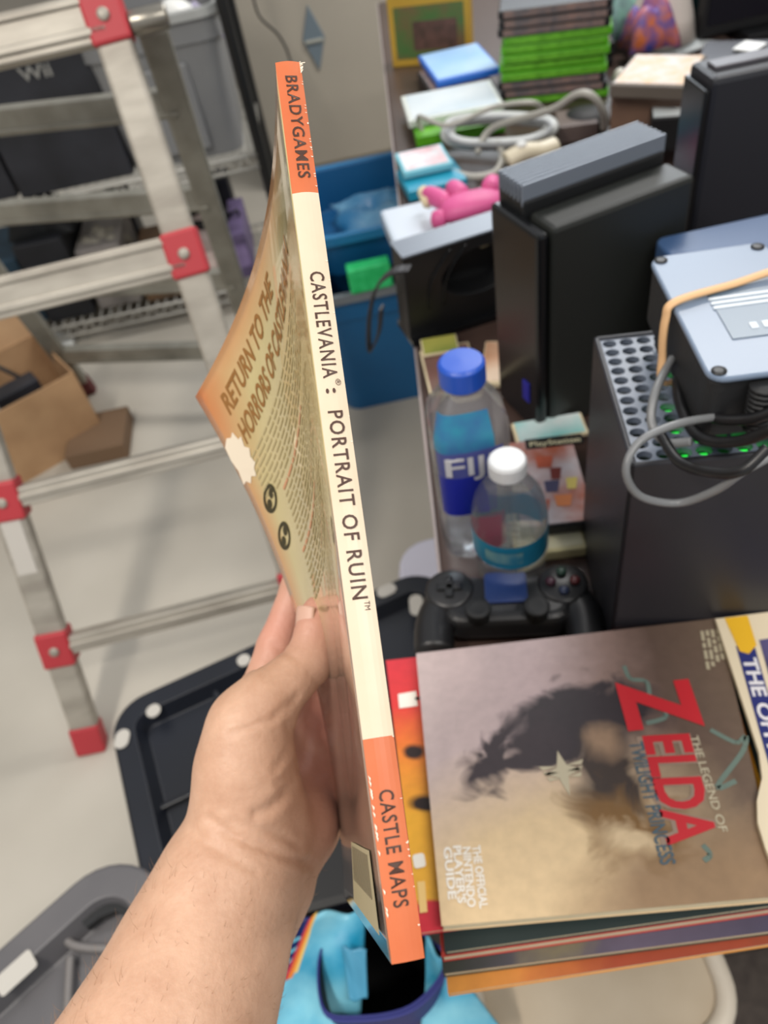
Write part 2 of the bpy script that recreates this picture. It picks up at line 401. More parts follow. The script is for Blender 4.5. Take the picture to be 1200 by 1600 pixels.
# ================================================================== LADDER
def ladder():
    t = thing('folding_ladder', P(300, 1000, 0) * [1, 1, 0], 'folding aluminium ladder with red hinge brackets standing on the floor, left', 'ladder')
    LF = P(145, 1168, 0)
    phi, tl = .05, .45
    rr = np.array([math.cos(phi), math.sin(phi), 0]); bk = np.array([-math.sin(phi), math.cos(phi), 0])
    u = math.cos(tl) * UP + math.sin(tl) * bk
    nn = np.cross(rr, u); nn = nn if nn.dot(CAM - LF) > 0 else -nn
    def L(x, y, off=0):                      # point of the ladder's front plane seen at x, y
        r = ray(x, y); return CAM + r * ((LF + nn * off - CAM).dot(nn) / r.dot(nn))
    l0, l1 = L(145, 1168), L(8, 775); dl = nrm(l1 - l0)
    r1, r2 = L(345, 560), L(172, 45); dr = nrm(r2 - r1)
    rA = r1 - dr * (r1[2] / dr[2])
    ltop = l0 + dl * np.dot(r2 - l0, dl)
    for a, b, s in ((l0, ltop, -1), (rA, r2 + dr * .02, 1)):
        rl = MB().bar(a, b, rr, .052, .028).build('rail', m_alu, t, bevel=.006)
        MB().bar(a + nrm(b - a) * .02, b, rr, .034, .003).build
        MB().bar(a - nrm(b - a) * .004, a + nrm(b - a) * .055, rr, .056, .036).build('foot_cap', m_red, rl, bevel=.004)
    # rungs, by the place of their right or left bracket
    def onrail(o, d, x, y): q = L(x, y); return o + d * np.dot(q - o, d)
    rows = [((88, 1010), 'l'), ((10, 780), 'l'), ((275, 400), 'r'), ((160, 30), 'r')]
    for i, ((x, y), sd) in enumerate(rows):
        if sd == 'l': a = onrail(l0, dl, x, y); h = np.dot(a - l0, u); b = rA + dr * (h / np.dot(dr, u))
        else: b = onrail(rA, dr, x, y); h = np.dot(b - rA, u); a = l0 + dl * (h / np.dot(dl, u))
        big = i >= 2
        w = .062 if big else .034
        mb = MB().bar(a, b, u, w, .03)
        if big: mb.bar(a + nn * .014 - u * .016, b + nn * .014 - u * .016, u, .012, .014); mb.bar(a + nn * .014 + u * .022, b + nn * .014 + u * .022, u, .010, .012)
        else: mb.bar(a + nn * .012, b + nn * .012, u, .012, .014)
        mb.build('rung', m_alu if big else m_alu, t, bevel=.003)
        for q, dd in ((a, dl), (b, dr)):
            bk_ = MB().bar(q - dd * .035, q + dd * .035, rr, .058, .042).build('hinge_bracket', m_red, t, bevel=.005)
            MB().lathe(q + nn * .02, [(.009, 0), (.009, .004), (.005, .006)], 12, axis=nn).build('rivet', m_alu, bk_, smooth=True)
    # pin at the top right hinge
    MB().tube([r2 + rr * .03 + dr * -.0, r2 + rr * .085], .017, 14).build('hinge_pin', mat('steel', (150, 145, 135), .3, .8), t, smooth=True, bevel=.003)
    # number sticker on the left rail
    q = onrail(l0, dl, 28, 835) + nn * .0155
    MB().bar(q - dl * .07, q + dl * .07, rr, .034, .001).build('sticker', mat('sticker_white', (205, 200, 192), .6), t)
    text_on('sticker_number', '8', q + dl * .035 - rr * .012, q + dl * .035 + rr * .012, dl, .022, m_ink, t, bold=.03, off=.0015)
    # rear section
    YB = P(138, 612, 0)[1]
    f0 = P(138, 612, 0); 
    q = PY(2, 262, YB - .22)
    g0 = P(470, 640, 0); g0 = np.array([g0[0], f0[1] + .02, 0])
    # rear right rail runs from the hinge down behind the cover
    top_r = r2 + np.array([.05, .06, -.02])
    dirr = nrm(P(420, 606, 0) - top_r)
    botr = top_r + dirr * (top_r[2] / -dirr[2])
    top_l = top_r + (f0 - botr)
    for a, b in ((f0, top_l), (botr, top_r)):
        rl = MB().bar(a, b, rr, .045, .03).build('rear_rail', m_alu_d, t, bevel=.005)
        MB().bar(a - nrm(b - a) * .004, a + nrm(b - a) * .07, rr, .05, .036).build('foot_cap', m_dred, rl, bevel=.004)
    def k_at(y):
        ks = np.linspace(0, 1, 400); ys = np.array([pix(botr + (top_r - botr) * k)[1] for k in ks]); return float(ks[np.argmin(abs(ys - y))])
    for k in (k_at(545), k_at(435), k_at(308), k_at(160)):
        a = f0 + (top_l - f0) * k; b = botr + (top_r - botr) * k
        MB().bar(a, b, UP, .045, .028).bar(a + [0, -.012, -.014], b + [0, -.012, -.014], UP, .008, .012).build('rear_rung', m_alu_d, t, bevel=.003)
ladder()

# ================================================================== CARDBOARD BOX on the floor
def cardboard():
    # open carton, corner towards the camera
    t = thing('cardboard_box', P(60, 690, 0), 'open brown cardboard box full of odds and ends on the floor behind the ladder', 'box')
    z1 = .22
    c1 = P(160, 668, .03) * [1, 1, 0]      # bottom right-front
    c0 = P(30, 742, .03) * [1, 1, 0]
    c2 = P(105, 590, z1)*[1,1,0]; 
    ex = nrm(c1 - c0); L_ = np.linalg.norm(c1 - c0) + .22
    c0 = c1 - ex * L_
    ey = np.array([-ex[1], ex[0], 0]); D_ = .28
    w = .005
    mb = MB()
    mb.box(c0 + ex * L_ / 2 + UP * z1 / 2, ex * L_ / 2, ey * w / 2, UP * z1 / 2)
    mb.box(c0 + ex * L_ / 2 + ey * D_ + UP * z1 / 2, ex * L_ / 2, ey * w / 2, UP * z1 / 2)
    mb.box(c0 + ey * D_ / 2 + UP * z1 / 2, ex * w / 2, ey * D_ / 2, UP * z1 / 2)
    mb.box(c0 + ex * L_ + ey * D_ / 2 + UP * z1 / 2, ex * w / 2, ey * D_ / 2, UP * z1 / 2)
    mb.box(c0 + ex * L_ / 2 + ey * D_ / 2 + UP * .004, ex * L_ / 2, ey * D_ / 2, UP * .003)
    mb.build('walls', m_card, t)
    # back flap standing up
    a = c0 + ey * D_ + UP * z1; b = a + ex * L_
    MB().prism([a, b, b + ey * .05 + UP * .12, a + ey * .05 + UP * .12], ey * .004).build('flap', m_card, t)
    ctr = c0 + ex * L_ / 2 + ey * D_ / 2
    return ctr, ex, ey, L_, D_, z1
bc, bex, bey, bL, bD, bz = cardboard()
tag(crumple(bc + UP * .10 + bex * .03, bex * .13, bey * .09, .07, .02, seed=9).build('crumpled_bag', mat('carton_bag', (175, 172, 165), .4, c2=(110, 105, 98), scale=18), None, smooth=True, solid=.003),
    'pale crumpled bag lying in the open cardboard box', 'bag')
tag(MB().tube(spline([bc + bex * -.12 + UP * .2, bc + bey * .06 + UP * .26, bc + bex * .08 + bey * .05 + UP * .25, bc + bex * .14 + UP * .18], 24), .006, 8).build('coiled_cable', m_black, None, smooth=True),
    'black cable looping out of the open cardboard box', 'cable')
tag(MB().box(bc + bex * .10 - bey * .04 + UP * .15, bex * .06, bey * .03, UP * .06).build('black_carton', m_dark, None, bevel=.004), 'small dark carton standing in the open cardboard box', 'carton')
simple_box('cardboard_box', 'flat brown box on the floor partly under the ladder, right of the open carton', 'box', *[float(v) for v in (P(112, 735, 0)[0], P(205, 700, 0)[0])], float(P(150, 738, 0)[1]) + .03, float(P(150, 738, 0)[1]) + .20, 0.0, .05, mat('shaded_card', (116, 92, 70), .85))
tag(MB().prism([P(52, 590, .03), P(118, 600, .03), P(112, 520, .03), P(62, 515, .03)], -.03).build('white_paper_stack', mat('white_paper', (215, 216, 212), .7), None, bevel=.003),
    'stack of white paper on the floor behind the open cardboard box', 'paper')

# ================================================================== BLUE TOTES below the table
m_blue = mat('blue_tote_plastic', (22, 98, 150), .4, c2=(18, 86, 136), scale=3)
def blue_tote():
    a = P(553, 627, 0); b = P(665, 632, 0); a[1] = b[1] = (a[1] + b[1]) / 2
    x0 = P(508, 600, 0)[0] + .02; x1 = x0 + .55; y0 = a[1] - .02; y1 = y0 + .38
    c = np.array([(x0 + x1) / 2, (y0 + y1) / 2, 0])
    h = PY(560, 455, y0)[2]
    t = open_bin('storage_tote', 'blue storage tote on the floor under the table edge, lowest of the stack', 'storage tote', c, (.275, 0, 0), (0, .19, 0), h, m_blue, mat('grey_rim', (120, 126, 132), .5), taper=.9, r=.05, group=None)
    c2 = c + [.03, -.02, h + .006]
    t2 = open_bin('storage_tote', 'blue storage tote stacked on another blue tote beside the table', 'storage tote', c2 + [.0, .08, 0], (.275, 0, 0), (0, .19, 0), .11, m_blue, mat('blue_rim', (34, 118, 170), .35), taper=.92, r=.05)
    # green carton resting on the front of the rim
    g = PY(575, 418, y0 - .0)
    tag(MB().box((g[0], g[1], h + .035), (.05, 0, 0), (0, .020, 0), (0, 0, .03)).build('green_carton', mat('green_print', (20, 190, 100), .5, c2=(60, 215, 130), scale=40), None, bevel=.004),
        'bright green carton wedged between the two blue totes', 'carton')
    tag(crumple(c2 + [-.08, .08, .05], (.12, 0, 0), (0, .10, 0), .03, .012, seed=31).build('blue_bag', mat('blue_bag', (30, 110, 160), .35, c2=(120, 170, 200), scale=7), None, smooth=True, solid=.003),
        'blue crumpled plastic bag filling the upper blue tote', 'bag')
    MB().box((c[0] + .05, y0 + .006, h * .74), (.02, 0, 0), (0, .004, 0), (0, 0, .006)).build('red_mark', m_red, t)
blue_tote()

# ================================================================== BLACK TOTE LID, GREY TOTE LID
m_blk_lid = mat('navy_black_plastic', (26, 30, 40), .38, c2=(20, 22, 28), scale=5)
def tray(name, label, corners, z, m, rad=.05, rimw=.02, slots=(), depth=.035, ribs=0, slotm=None):
    tl, tr_, br, bl = [np.asarray(p, float) for p in corners]
    c = (tl + tr_ + br + bl) / 4; ax = ((tr_ + br) - (tl + bl)) / 4; ay = ((tl + tr_) - (bl + br)) / 4
    t = thing(name, c * [1, 1, 0], label, 'storage tote')
    c = c * [1, 1, 0] + UP * z
    N = 8
    def ring(dz, d): return rpoly(c + UP * dz, ax - nrm(ax) * d, ay - nrm(ay) * d, max(rad - d, .006), N)
    rings = [ring(-depth, .004), ring(-.004, 0), ring(0, .004), ring(0, rimw), ring(-depth * .7, rimw + .012), ]
    n = len(rings[0]); vs = [q for rg in rings for q in rg]; fs = []
    for i in range(len(rings) - 1): fs += [(i * n + k, i * n + (k + 1) % n, (i + 1) * n + (k + 1) % n, (i + 1) * n + k) for k in range(n)]
    fs += [tuple(range(n - 1, -1, -1)), tuple((len(rings) - 1) * n + k for k in range(n))]
    MB().add(vs, fs).build('lid_shell', m, t, bevel=.0015)
    if ribs:
        mb = MB(); zz = -depth * .7 + .004
        for i in range(ribs):
            f = -1 + 2 * (i + 1) / (ribs + 1)
            mb.bar(c + ax * f * .85 - ay * .85 + UP * zz, c + ax * f * .85 + ay * .85 + UP * zz, UP, .010, .008)
        mb.bar(c - ax * .88 + UP * zz, c + ax * .88 + UP * zz, UP, .010, .008)
        mb.build('ribs', m, t, bevel=.002)
    for (p, q) in slots:
        p = P(*p, z + .0015); q = P(*q, z + .0015); d = (q - p) / 2; sd = np.cross(nrm(d), UP)
        MB().prism(rpoly((p + q) / 2, d, sd * .011, .0105, 5), .0015).build('slot', slotm, t)
    return t, c, ax, ay
slotm = mat('pale_slot', (190, 186, 178), .6)
TL = P(185, 1100, .30); TR = P(655, 888, .30)
ex = nrm(TR - TL); ey = np.array([-ex[1], ex[0], 0]); wd = .37
TL2 = TL - ex * .02 + ey * .0
tblk, _, _, _ = tray('storage_tote', 'large black storage tote with a wide slotted lid, behind the hand', (TL2, TR + ex * .02, TR + ex * .02 - ey * wd, TL2 - ey * wd), .30, m_blk_lid, rad=.06, rimw=.035,
     slots=(((230, 1118), (250, 1104)), ((188, 1170), (194, 1140)), ((372, 1038), (390, 1026)), ((590, 930), (618, 916)), ((649, 930), (652, 962))), ribs=3, slotm=slotm)
# what carries the lid: a stack of black totes
cc_ = (TL2 + TR - ey * wd) / 2; cc_ = TL2 + (TR - TL2) / 2 - ey * wd / 2
open_bin('storage_tote', '', 'storage tote', cc_ * [1, 1, 0] - ey * .05 - ex * .04, ex * (np.linalg.norm(TR - TL) / 2 - .07), ey * (wd / 2 - .08), .262, m_black_m, taper=.9, r=.05, root=tblk)
# grey lid bottom left
m_glid = mat('grey_lid_plastic', (100, 98, 100), .42, c2=(84, 83, 86), scale=6)
zg = .40
GT = P(196, 1306, zg); GL = P(-40, 1514, zg); g1 = nrm(GT - GL); g2 = np.array([g1[1], -g1[0], 0])
GL2 = GL - g1 * .25; GT2 = GT
tg, gc, gax, gay = tray('storage_tote', 'dark grey plastic storage tote with a raised-rim lid, bottom left beside the forearm', (GL2, GT2, GT2 + g2 * .42, GL2 + g2 * .42), zg, m_glid, rad=.075, rimw=.038, depth=.04)
mbr = MB()
zz = UP * (-.02)
for pts in ([(255, 1370), (200, 1375), (150, 1400), (130, 1430), (100, 1445)], [(100, 1445), (125, 1480), (300, 1480)], [(110, 1495), (105, 1600), (105, 1700)]):
    mbr.tube(spline([P(x, y, zg - .018) for x, y in pts], 16), .005, 8)
mbr.build('ribs', mat('grey_lid_rib', (118, 114, 112), .45), tg, smooth=True)
mb = MB()
mb.prism([P(x, y, zg - .022) for x, y in ((116, 1426), (135, 1412), (165, 1404), (200, 1407), (238, 1420), (225, 1442), (185, 1428), (162, 1438), (142, 1454))], .012)
mb.build('recess', m_black, tg)  # black sheet laid in for the wavy shade inside the lid
MB().prism(rpoly(P(25, 1520, zg + .001), g1 * .022, g2 * .012, .004), .001).build('slot', slotm, tg)
open_bin('storage_tote', '', 'storage tote', gc * [1, 1, 0] - UP * 0, gax * .88, gay * .84, zg - .045, m_glid, taper=.9, r=.06, root=tg)
# translucent white tote behind
WT = P(645, 848, .24)
tw = open_bin('storage_tote', 'white translucent lidded storage tote between the black lid and the table', 'storage tote', (WT[0] + .10, WT[1] - .075, 0), (.125, 0, 0), (0, .07, 0), .22,
         mat('white_tote', (200, 200, 215), .35, c2=(188, 188, 205), scale=5), taper=.9, r=.06)
MB().prism(rpoly((WT[0] + .10, WT[1] - .075, .224), (.135, 0, 0), (0, .078, 0), .06), .016).build('lid', mat('white_lid', (206, 205, 220), .4), tw, bevel=.006)

# ================================================================== TABLE
ZT = .73
m_wood = mat('dark_wood_laminate', (74, 58, 52), .32, c2=(58, 44, 40), scale=10, stretch=(1, .15, 1), bump=.05)
e0 = P(690, 900, ZT); e1 = P(612, 200, ZT)
ed = nrm(e1 - e0)
tA = e0 - ed * .285; tB = e0 + ed * 2.0
er = np.array([ed[1], -ed[0], 0])
def table():
    t = thing('work_table', (tA + tB) / 2 * [1, 1, 0] + er * .5, 'long dark wood table covered with games, consoles and bottles', 'table')
    MB().prism([tA, tB, tB + er * 1.05, tA + er * 1.05], -.03).build('table_top', m_wood, t, bevel=.004)
    edge = mat('table_edge_band', (150, 138, 136), .4)
    MB().box((tA + tB) / 2 - er * .0015 - UP * .015, (tB - tA) / 2, er * .0015, UP * .0145).build('edge_band', edge, t)
    for a, b in ((.05, .07), (.05, .95), (2.2, .07), (2.2, .95)):
        p = tA + ed * a + er * b
        MB().box((p[0], p[1], .35), (.02, 0, 0), (0, .02, 0), (0, 0, .35)).build('leg', m_black, t, bevel=.003)
table()

# ------------------------------------------------------------------ game cases
def case(name, label, corner, ex_, ey_, w, d, h, mbody, mcover=None, group=None, spine=None, cat='game case', top=.92):
    """flat case: corner + two horizontal directions; cover insert on top and spine insert on the front"""
    corner = np.asarray(corner, float); c = corner + ex_ * w / 2 + ey_ * d / 2
    t = thing(name, c, label, cat, group)
    MB().box(c + UP * h / 2, ex_ * w / 2, ey_ * d / 2, UP * (h / 2 - .0002)).build('shell', mbody, t, bevel=min(.0025, h / 5))
    if mcover: MB().box(c + UP * (h + .0003), ex_ * w / 2 * top, ey_ * d / 2 * top, UP * .0004).build('cover_sheet', mcover, t)
    if spine: MB().box(corner + ex_ * w / 2 + UP * h / 2 - ey_ * .0003, ex_ * w / 2 * .9, ey_ * .0005, UP * h * .36).build('spine_label', spine, t)
    return t
def quadcase(name, label, px, z, h, mbody, mcover=None, spine=None, cat='game case', group=None, top=.92):
    """px: back-left, back-right, front-right, front-left corners of the top face"""
    q = [P(x, y, z + h) for x, y in px]
    c = sum(q) / 4; ex_ = ((q[1] + q[2]) - (q[0] + q[3])) / 4; ey_ = ((q[0] + q[1]) - (q[2] + q[3])) / 4
    w = np.linalg.norm(ex_) * 2; ux = nrm(ex_); uy = nrm(ey_ - ux * ey_.dot(ux)); d = np.linalg.norm(ey_) * 2
    cor = c - ux * w / 2 - uy * d / 2; cor = cor * [1, 1, 0] + UP * z
    return case(name, label, cor, ux, uy, w, d, h, mbody, mcover, group, spine, cat, top)
m_green = mat('green_case_plastic', (92, 172, 32), .35, c2=(80, 156, 26), scale=10)
m_green_l = mat('green_case_label', (112, 186, 52), .4, c2=(84, 150, 36), scale=60)
m_bcase = mat('black_case_plastic', (30, 30, 34), .35)
m_wlab = mat('white_label', (222, 226, 226), .5, c2=(196, 206, 210), scale=12)
m_greyl = mat('grey_label', (96, 92, 96), .5, c2=(150, 120, 110), scale=40)
gA, gB = P(786, 168, ZT), P(946, 152, ZT); gx = nrm(gB - gA); gy = np.array([-gx[1], gx[0], 0])
seq = [('g', 'lowest of the tall pile'), ('b', 'second from the bottom of the pile'), ('b', 'third from the bottom of the pile'), ('g', 'right above the lower black cases'), ('g', 'second green one above the lower black cases'),
       ('g', 'middle of the five stacked green ones'), ('g', 'fourth of the five stacked green ones'), ('g', 'topmost green one of the pile'), ('b', 'just above the green ones'), ('b', 'second above the green ones'), ('b', 'topmost of the tall pile')]
for i, (k, where) in enumerate(seq):
    off = gx * rng.uniform(-.006, .006) + gy * rng.uniform(-.004, .004)
    dz = ZT + .0006 + i * .0146
    if k == 'g':
        o = case('game_case', 'green game case, ' + where, gA + off - UP * ZT + UP * dz, gx, gy, .19, .135, .0142, m_green, None, 'game cases piled at the back of the table', m_green_l)
    else:
        o = case('game_case', 'black game case, ' + where, gA + off - gx * .004 - UP * ZT + UP * dz, gx, gy, .195, .135, .0142, m_bcase, None, 'game cases piled at the back of the table', m_greyl)
# taller pile behind (dark)
for i in range(3):
    case('game_case', ['dark game case at the bottom behind the tall green pile', 'dark game case in the middle behind the tall green pile', 'dark game case on top behind the tall green pile'][i],
         gA + gy * .16 + gx * .02 + UP * (.0006 + .0146 * i), gx, gy, .19, .135, .0142, m_bcase, m_greyl, 'dark cases behind the green pile')

def boardbox():
    a = P(614, 106, ZT); b = P(737, 95, ZT); x = nrm(b - a); w = np.linalg.norm(b - a); y = np.array([-x[1], x[0], 0])
    t = thing('game_box', (a + b) / 2 + y * .02, 'upright yellow game box with a green and brown picture, back left of the table', 'box')
    lean = nrm(UP + y * .12)
    h = .135
    my = mat('yellow_box', (196, 158, 52), .45, c2=(180, 140, 40), scale=6)
    MB().box(a + x * w / 2 + y * .02 + lean * h / 2, x * w / 2, y * .02, lean * h / 2).build('body', my, t, bevel=.002)
    mp = mat('jungle_print', (70, 110, 50), .5, c2=(120, 84, 56), scale=16)
    MB().box(a + x * w / 2 - y * .0005 + lean * h * .47, x * w / 2 * .86, y * .0006, lean * h * .36).build('picture', mp, t)
    MB().box(a + x * w / 2 - y * .0012 + x * .012 + lean * h * .42, x * w * .27, y * .0006, lean * h * .2).build('picture_detail', mat('brown_print', (104, 72, 62), .5, c2=(70, 50, 40), scale=50), t, bevel=.0004)
    MB().box(a + x * w / 2 + y * .02 + lean * (h + .0006), x * w / 2, y * .02, lean * .0006).build('top_panel', mat('pale_yellow', (226, 210, 140), .45), t)
boardbox()
m_bluec = mat('blue_case_plastic', (44, 112, 214), .3)
lift = .045
# support pile under the blue case
quadcase('game_case', 'dark game case under the blue case', ((650, 112), (742, 92), (772, 130), (680, 152)), ZT + .001, .028, m_bcase, m_greyl)
quadcase('game_case', 'bright blue disc case with a pale shiny cover, behind the white case', ((653, 86), (748, 66), (780, 104), (682, 128)), ZT + .031, .014, m_bluec, mat('pale_blue_sheet', (150, 192, 236), .25, c2=(175, 208, 240), scale=8), top=.93)
quadcase('game_case', 'green game case under the white case', ((636, 178), (770, 158), (792, 186), (655, 216)), ZT + .001, .020, m_green, m_green_l)
quadcase('game_case', 'white game case with a shiny pale cover, between the blue case and the cables', ((624, 150), (766, 124), (788, 160), (640, 190)), ZT + .023, .014, mat('white_case', (206, 212, 206), .3), mat('pale_sheet', (212, 220, 224), .22, c2=(190, 205, 214), scale=9), top=.9)
quadcase('game_case', 'teal case under the white and red printed case', ((622, 262), (712, 246), (724, 276), (634, 304)), ZT + .001, .018, mat('teal_plastic', (28, 140, 170), .35))
quadcase('game_case', 'small white case with pink and blue print on the teal case', ((618, 238), (690, 224), (708, 252), (628, 272)), ZT + .021, .012, mat('pale_teal', (120, 190, 206), .35), mat('pinkwhite_print', (224, 226, 230), .4, c2=(220, 178, 184), scale=30), top=.86)

# pale patterned boxes right of the green pile
quadcase('game_box', 'pale patterned flat box right of the green pile', ((978, 82), (1090, 88), (1088, 132), (968, 134)), ZT + .10, .02, mat('grey_edge_box', (96, 88, 80), .5), mat('pattern_print', (196, 186, 180), .4, c2=(206, 166, 120), scale=45), cat='box')
quadcase('game_box', 'brown box under the pale patterned box', ((975, 100), (1094, 104), (1092, 146), (966, 150)), ZT + .02, .078, mat('brownbox', (118, 92, 76), .5, c2=(88, 66, 58), scale=12), cat='box')
quadcase('game_box', 'black box with a white top, behind the ribbed console', ((1012, 156), (1092, 152), (1096, 178), (1022, 186)), ZT + .03, .05, m_black, m_wlab, cat='box')
# clutter at the back right
def cone():
    b = P(1030, 60, ZT + .02)
    t = thing('paper_cone', b, 'white paper cone standing at the back of the table', 'cone')
    MB().lathe(b, [(.07, 0), (.06, .04), (.035, .12), (.015, .2)], 20).build('body', mat('cream_paper', (216, 206, 198), .6), t, smooth=True)
    MB().prism([b + [-.10, -.10, -.015], b + [.10, -.05, -.015], b + [.02, -.02, .0], b + [-.05, .02, .0]], .004).build('base_flap', m_wlab, t)
cone()
pb = P(985, 40, ZT + .0)
tag(crumple(pb + UP * .03, (.07, 0, 0), (0, .05, 0), .13, .02, seed=41).build('gift_bag', mat('magenta_print', (186, 44, 110), .45, c2=(60, 70, 90), scale=20), None, smooth=True, solid=.003), 'magenta and dark patterned gift bag behind the green pile', 'bag')
pb = P(962, 70, ZT + .0)
tag(crumple(pb + UP * .02, (.03, 0, 0), (0, .05, 0), .1, .02, seed=42).build('tissue_wrap', mat('mint_print', (150, 205, 190), .5, c2=(90, 50, 110), scale=24), None, smooth=True, solid=.003), 'mint green wrapping next to the green case pile', 'wrapping')
pb = P(1010, 95, ZT + .0)
tag(crumple(pb + UP * .03, (.05, 0, 0), (0, .04, 0), .07, .015, seed=43).build('toy_pouch', mat('toy_print', (52, 72, 160), .5, c2=(206, 110, 60), scale=40), None, smooth=True, solid=.003), 'blue and orange patterned pouch in front of the magenta bag', 'pouch')
bq = P(1130, 75, ZT)
tt = thing('game_case', bq, 'dark green upright case at the top right corner', 'game case')
MB().box(bq + [.0, .10, .12], (.05, 0, 0), (0, .02, 0), (0, 0, .12)).build('shell', mat('dark_green_case', (16, 58, 54), .35), tt, bevel=.003)
MB().box(bq + [.0, .079, .12], (.04, 0, 0), (0, .001, 0), (0, 0, .10)).build('cover_sheet', mat('dgreen_print', (22, 80, 74), .35, c2=(20, 30, 40), scale=18), tt)
bq = P(1195, 90, ZT)
tt = thing('computer_monitor', bq, 'black glossy screen standing at the top right corner', 'monitor')
MB().box(bq + [.06, .12, .16], (.14, 0, 0), (0, .015, 0), (0, 0, .14)).build('housing', m_black, tt, bevel=.004)
MB().box(bq + [.06, .104, .165], (.13, 0, 0), (0, .001, 0), (0, 0, .125)).build('screen', mat('screen_glass', (12, 14, 26), .12), tt)
MB().box(bq + [.06, .12, .01], (.06, 0, 0), (0, .05, 0), (0, 0, .01)).build('stand', m_black, tt, bevel=.003)
quadcase('memo_card', 'small white card lying in front of the black screen', ((1158, 62), (1192, 66), (1186, 80), (1152, 76)), ZT + .12, .003, m_white, cat='card')
quadcase('console_box', 'dark flat box carrying the white card, top right', ((1100, 64), (1215, 60), (1220, 92), (1092, 94)), ZT + .04, .078, mat('darkbox3', (44, 42, 50), .4), cat='box')

# grey cables and hand-held controller among the clutter
m_cab = mat('grey_cable', (170, 168, 160), .45)
def cable(pts, r, name, label, m=m_cab, closed=False, n=48, seg=8):
    return tag(MB().tube(spline([P(*p) for p in pts], n, closed), r, seg, closed=closed).build(name, m, None, smooth=True), label, 'cable')
cable([(745, 240, .76), (770, 200, .79), (860, 172, .84), (900, 148, .87), (925, 150, .87), (942, 175, .84), (944, 200, .80)], .0055, 'grey_cable', 'light grey cable arching behind the ribbed console')
cable([(660, 205, .75), (655, 182, .78), (700, 196, .80), (770, 168, .82), (830, 160, .83), (850, 172, .80)], .004, 'grey_cable', 'thin pale cable running over the white case')
cable([(690, 262, .742), (735, 276, .745), (775, 268, .75), (785, 240, .76), (775, 222, .775)], .006, 'grey_cable', 'short grey cable curling in front of the white controller')
def handset():
    pts = [(700, 205, .765), (712, 190, .77), (780, 184, .775), (850, 190, .775), (858, 205, .77), (820, 222, .765), (740, 226, .762), (705, 218, .762)]
    c = P(775, 205, .74)
    t = thing('game_controller', c, 'light grey ring-shaped controller lying right of the white case', 'controller')
    MB().tube(spline([P(*p) for p in pts], 48, True), .013, 12, closed=True, flat=.7).build('grip', mat('light_grey_plastic', (182, 184, 182), .4), t, smooth=True)
    MB().tube(spline([P(x, y, z + .010) for x, y, z in pts], 48, True), .004, 8, closed=True).build('trim', mat('mid_grey_plastic', (140, 142, 144), .4), t, smooth=True)
handset()
def nunchuk():
    c = P(818, 246, ZT)
    t = thing('game_controller', c, 'cream rounded hand controller beside the ribbed console', 'controller')
    a, b = P(792, 252, .765), P(868, 228, .765)
    MB().tube(spline([a, a * .66 + b * .34 + [0, 0, .006], a * .3 + b * .7, b], 20), [.012] + [.019] * 14 + [.015] * 6 + [.009] if False else .017, 14, flat=.8).build('body', mat('cream_plastic', (206, 196, 172), .4), t, smooth=True)
    MB().lathe(a * .7 + b * .3 + UP * .016, [(.008, 0), (.009, .004), (.006, .007)], 16).build('stick', m_white, t, smooth=True)
nunchuk()
quadcase('plastic_adapter', 'brown-grey angular adapter behind the cream controller', ((872, 172), (928, 166), (934, 190), (868, 200)), ZT + .001, .03, mat('browngrey', (108, 96, 92), .5, c2=(84, 70, 68), scale=12), cat='adapter')
cc = P(915, 205, ZT)
tag(MB().lathe(cc, [(.035, 0), (.042, .012), (.036, .03), (.016, .038)], 24).build('webcam_puck', m_black_m, None, smooth=True), 'black rounded disc-shaped gadget behind the ribbed console', 'gadget')
tp = thing('blue_pen', P(985, 168, .76), 'blue plastic stylus sticking up behind the ribbed console', 'pen')
MB().tube([P(998, 188, .75), P(984, 150, .80)], .010, 10).build('barrel', mat('pen_blue', (40, 90, 190), .35), tp, smooth=True)
MB().tube([P(984, 150, .80), P(981, 140, .812)], .006, 10).build('tip', m_white, tp, smooth=True)
for k, (x, y, lb) in enumerate(((968, 132, 'small white cap right of the black cases'), (966, 160, 'small cream knob in front of the white cap'), (975, 188, 'small pale clip behind the ribbed console'))):
    tag(MB().lathe(P(x, y, ZT), [(.012, 0), (.014, .01), (.010, .024), (.004, .028)], 14).build('small_cap', mat('cap%d' % k, (214, 212, 200), .4), None, smooth=True), lb, 'cap')

# pink bumpy glove-like grip
def pink():
    c = P(715, 330, ZT + .03)
    m = mat('pink_rubber', (214, 92, 150), .5, c2=(196, 76, 132), scale=20)
    t = thing('toy_glove', c, 'pink fabric toy glove with cream fingertips on the clear plastic box', 'glove')
    body = [(700, 330, .79), (735, 320, .795), (772, 312, .79)]
    MB().tube([P(690, 334, .785)] + [P(*p) for p in body] + [P(782, 308, .785)], [.016, .030, .032, .028, .014], 16, flat=.6).build('palm', m, t, smooth=True, subsurf=1)
    for a, b in (((705, 320, .79), (668, 302, .79)), ((725, 308, .80), (706, 292, .80)), ((765, 300, .80), (770, 283, .80)), ((700, 342, .785), (676, 344, .785))):
        A, B = P(*a), P(*b)
        fg = MB().tube([A, A * .5 + B * .5, B, B + (B - A) * .12], [.014, .015, .013, .006], 12).build('finger', m, t, smooth=True, subsurf=1)
    MB().tube([P(662, 300, .785), P(668, 318, .785)], [.010, .008], 10).build('cream_trim', mat('cream_felt', (222, 206, 170), .8), t, smooth=True)
pink()
quadcase('plastic_box', 'clear plastic box lying at the left edge of the table', ((588, 322), (776, 296), (800, 330), (622, 392)), ZT + .001, .026, mat('frosted_clear', (190, 202, 214), .25, c2=(168, 182, 198), scale=8), mat('frosted_top', (200, 210, 222), .2), cat='box', top=.95)

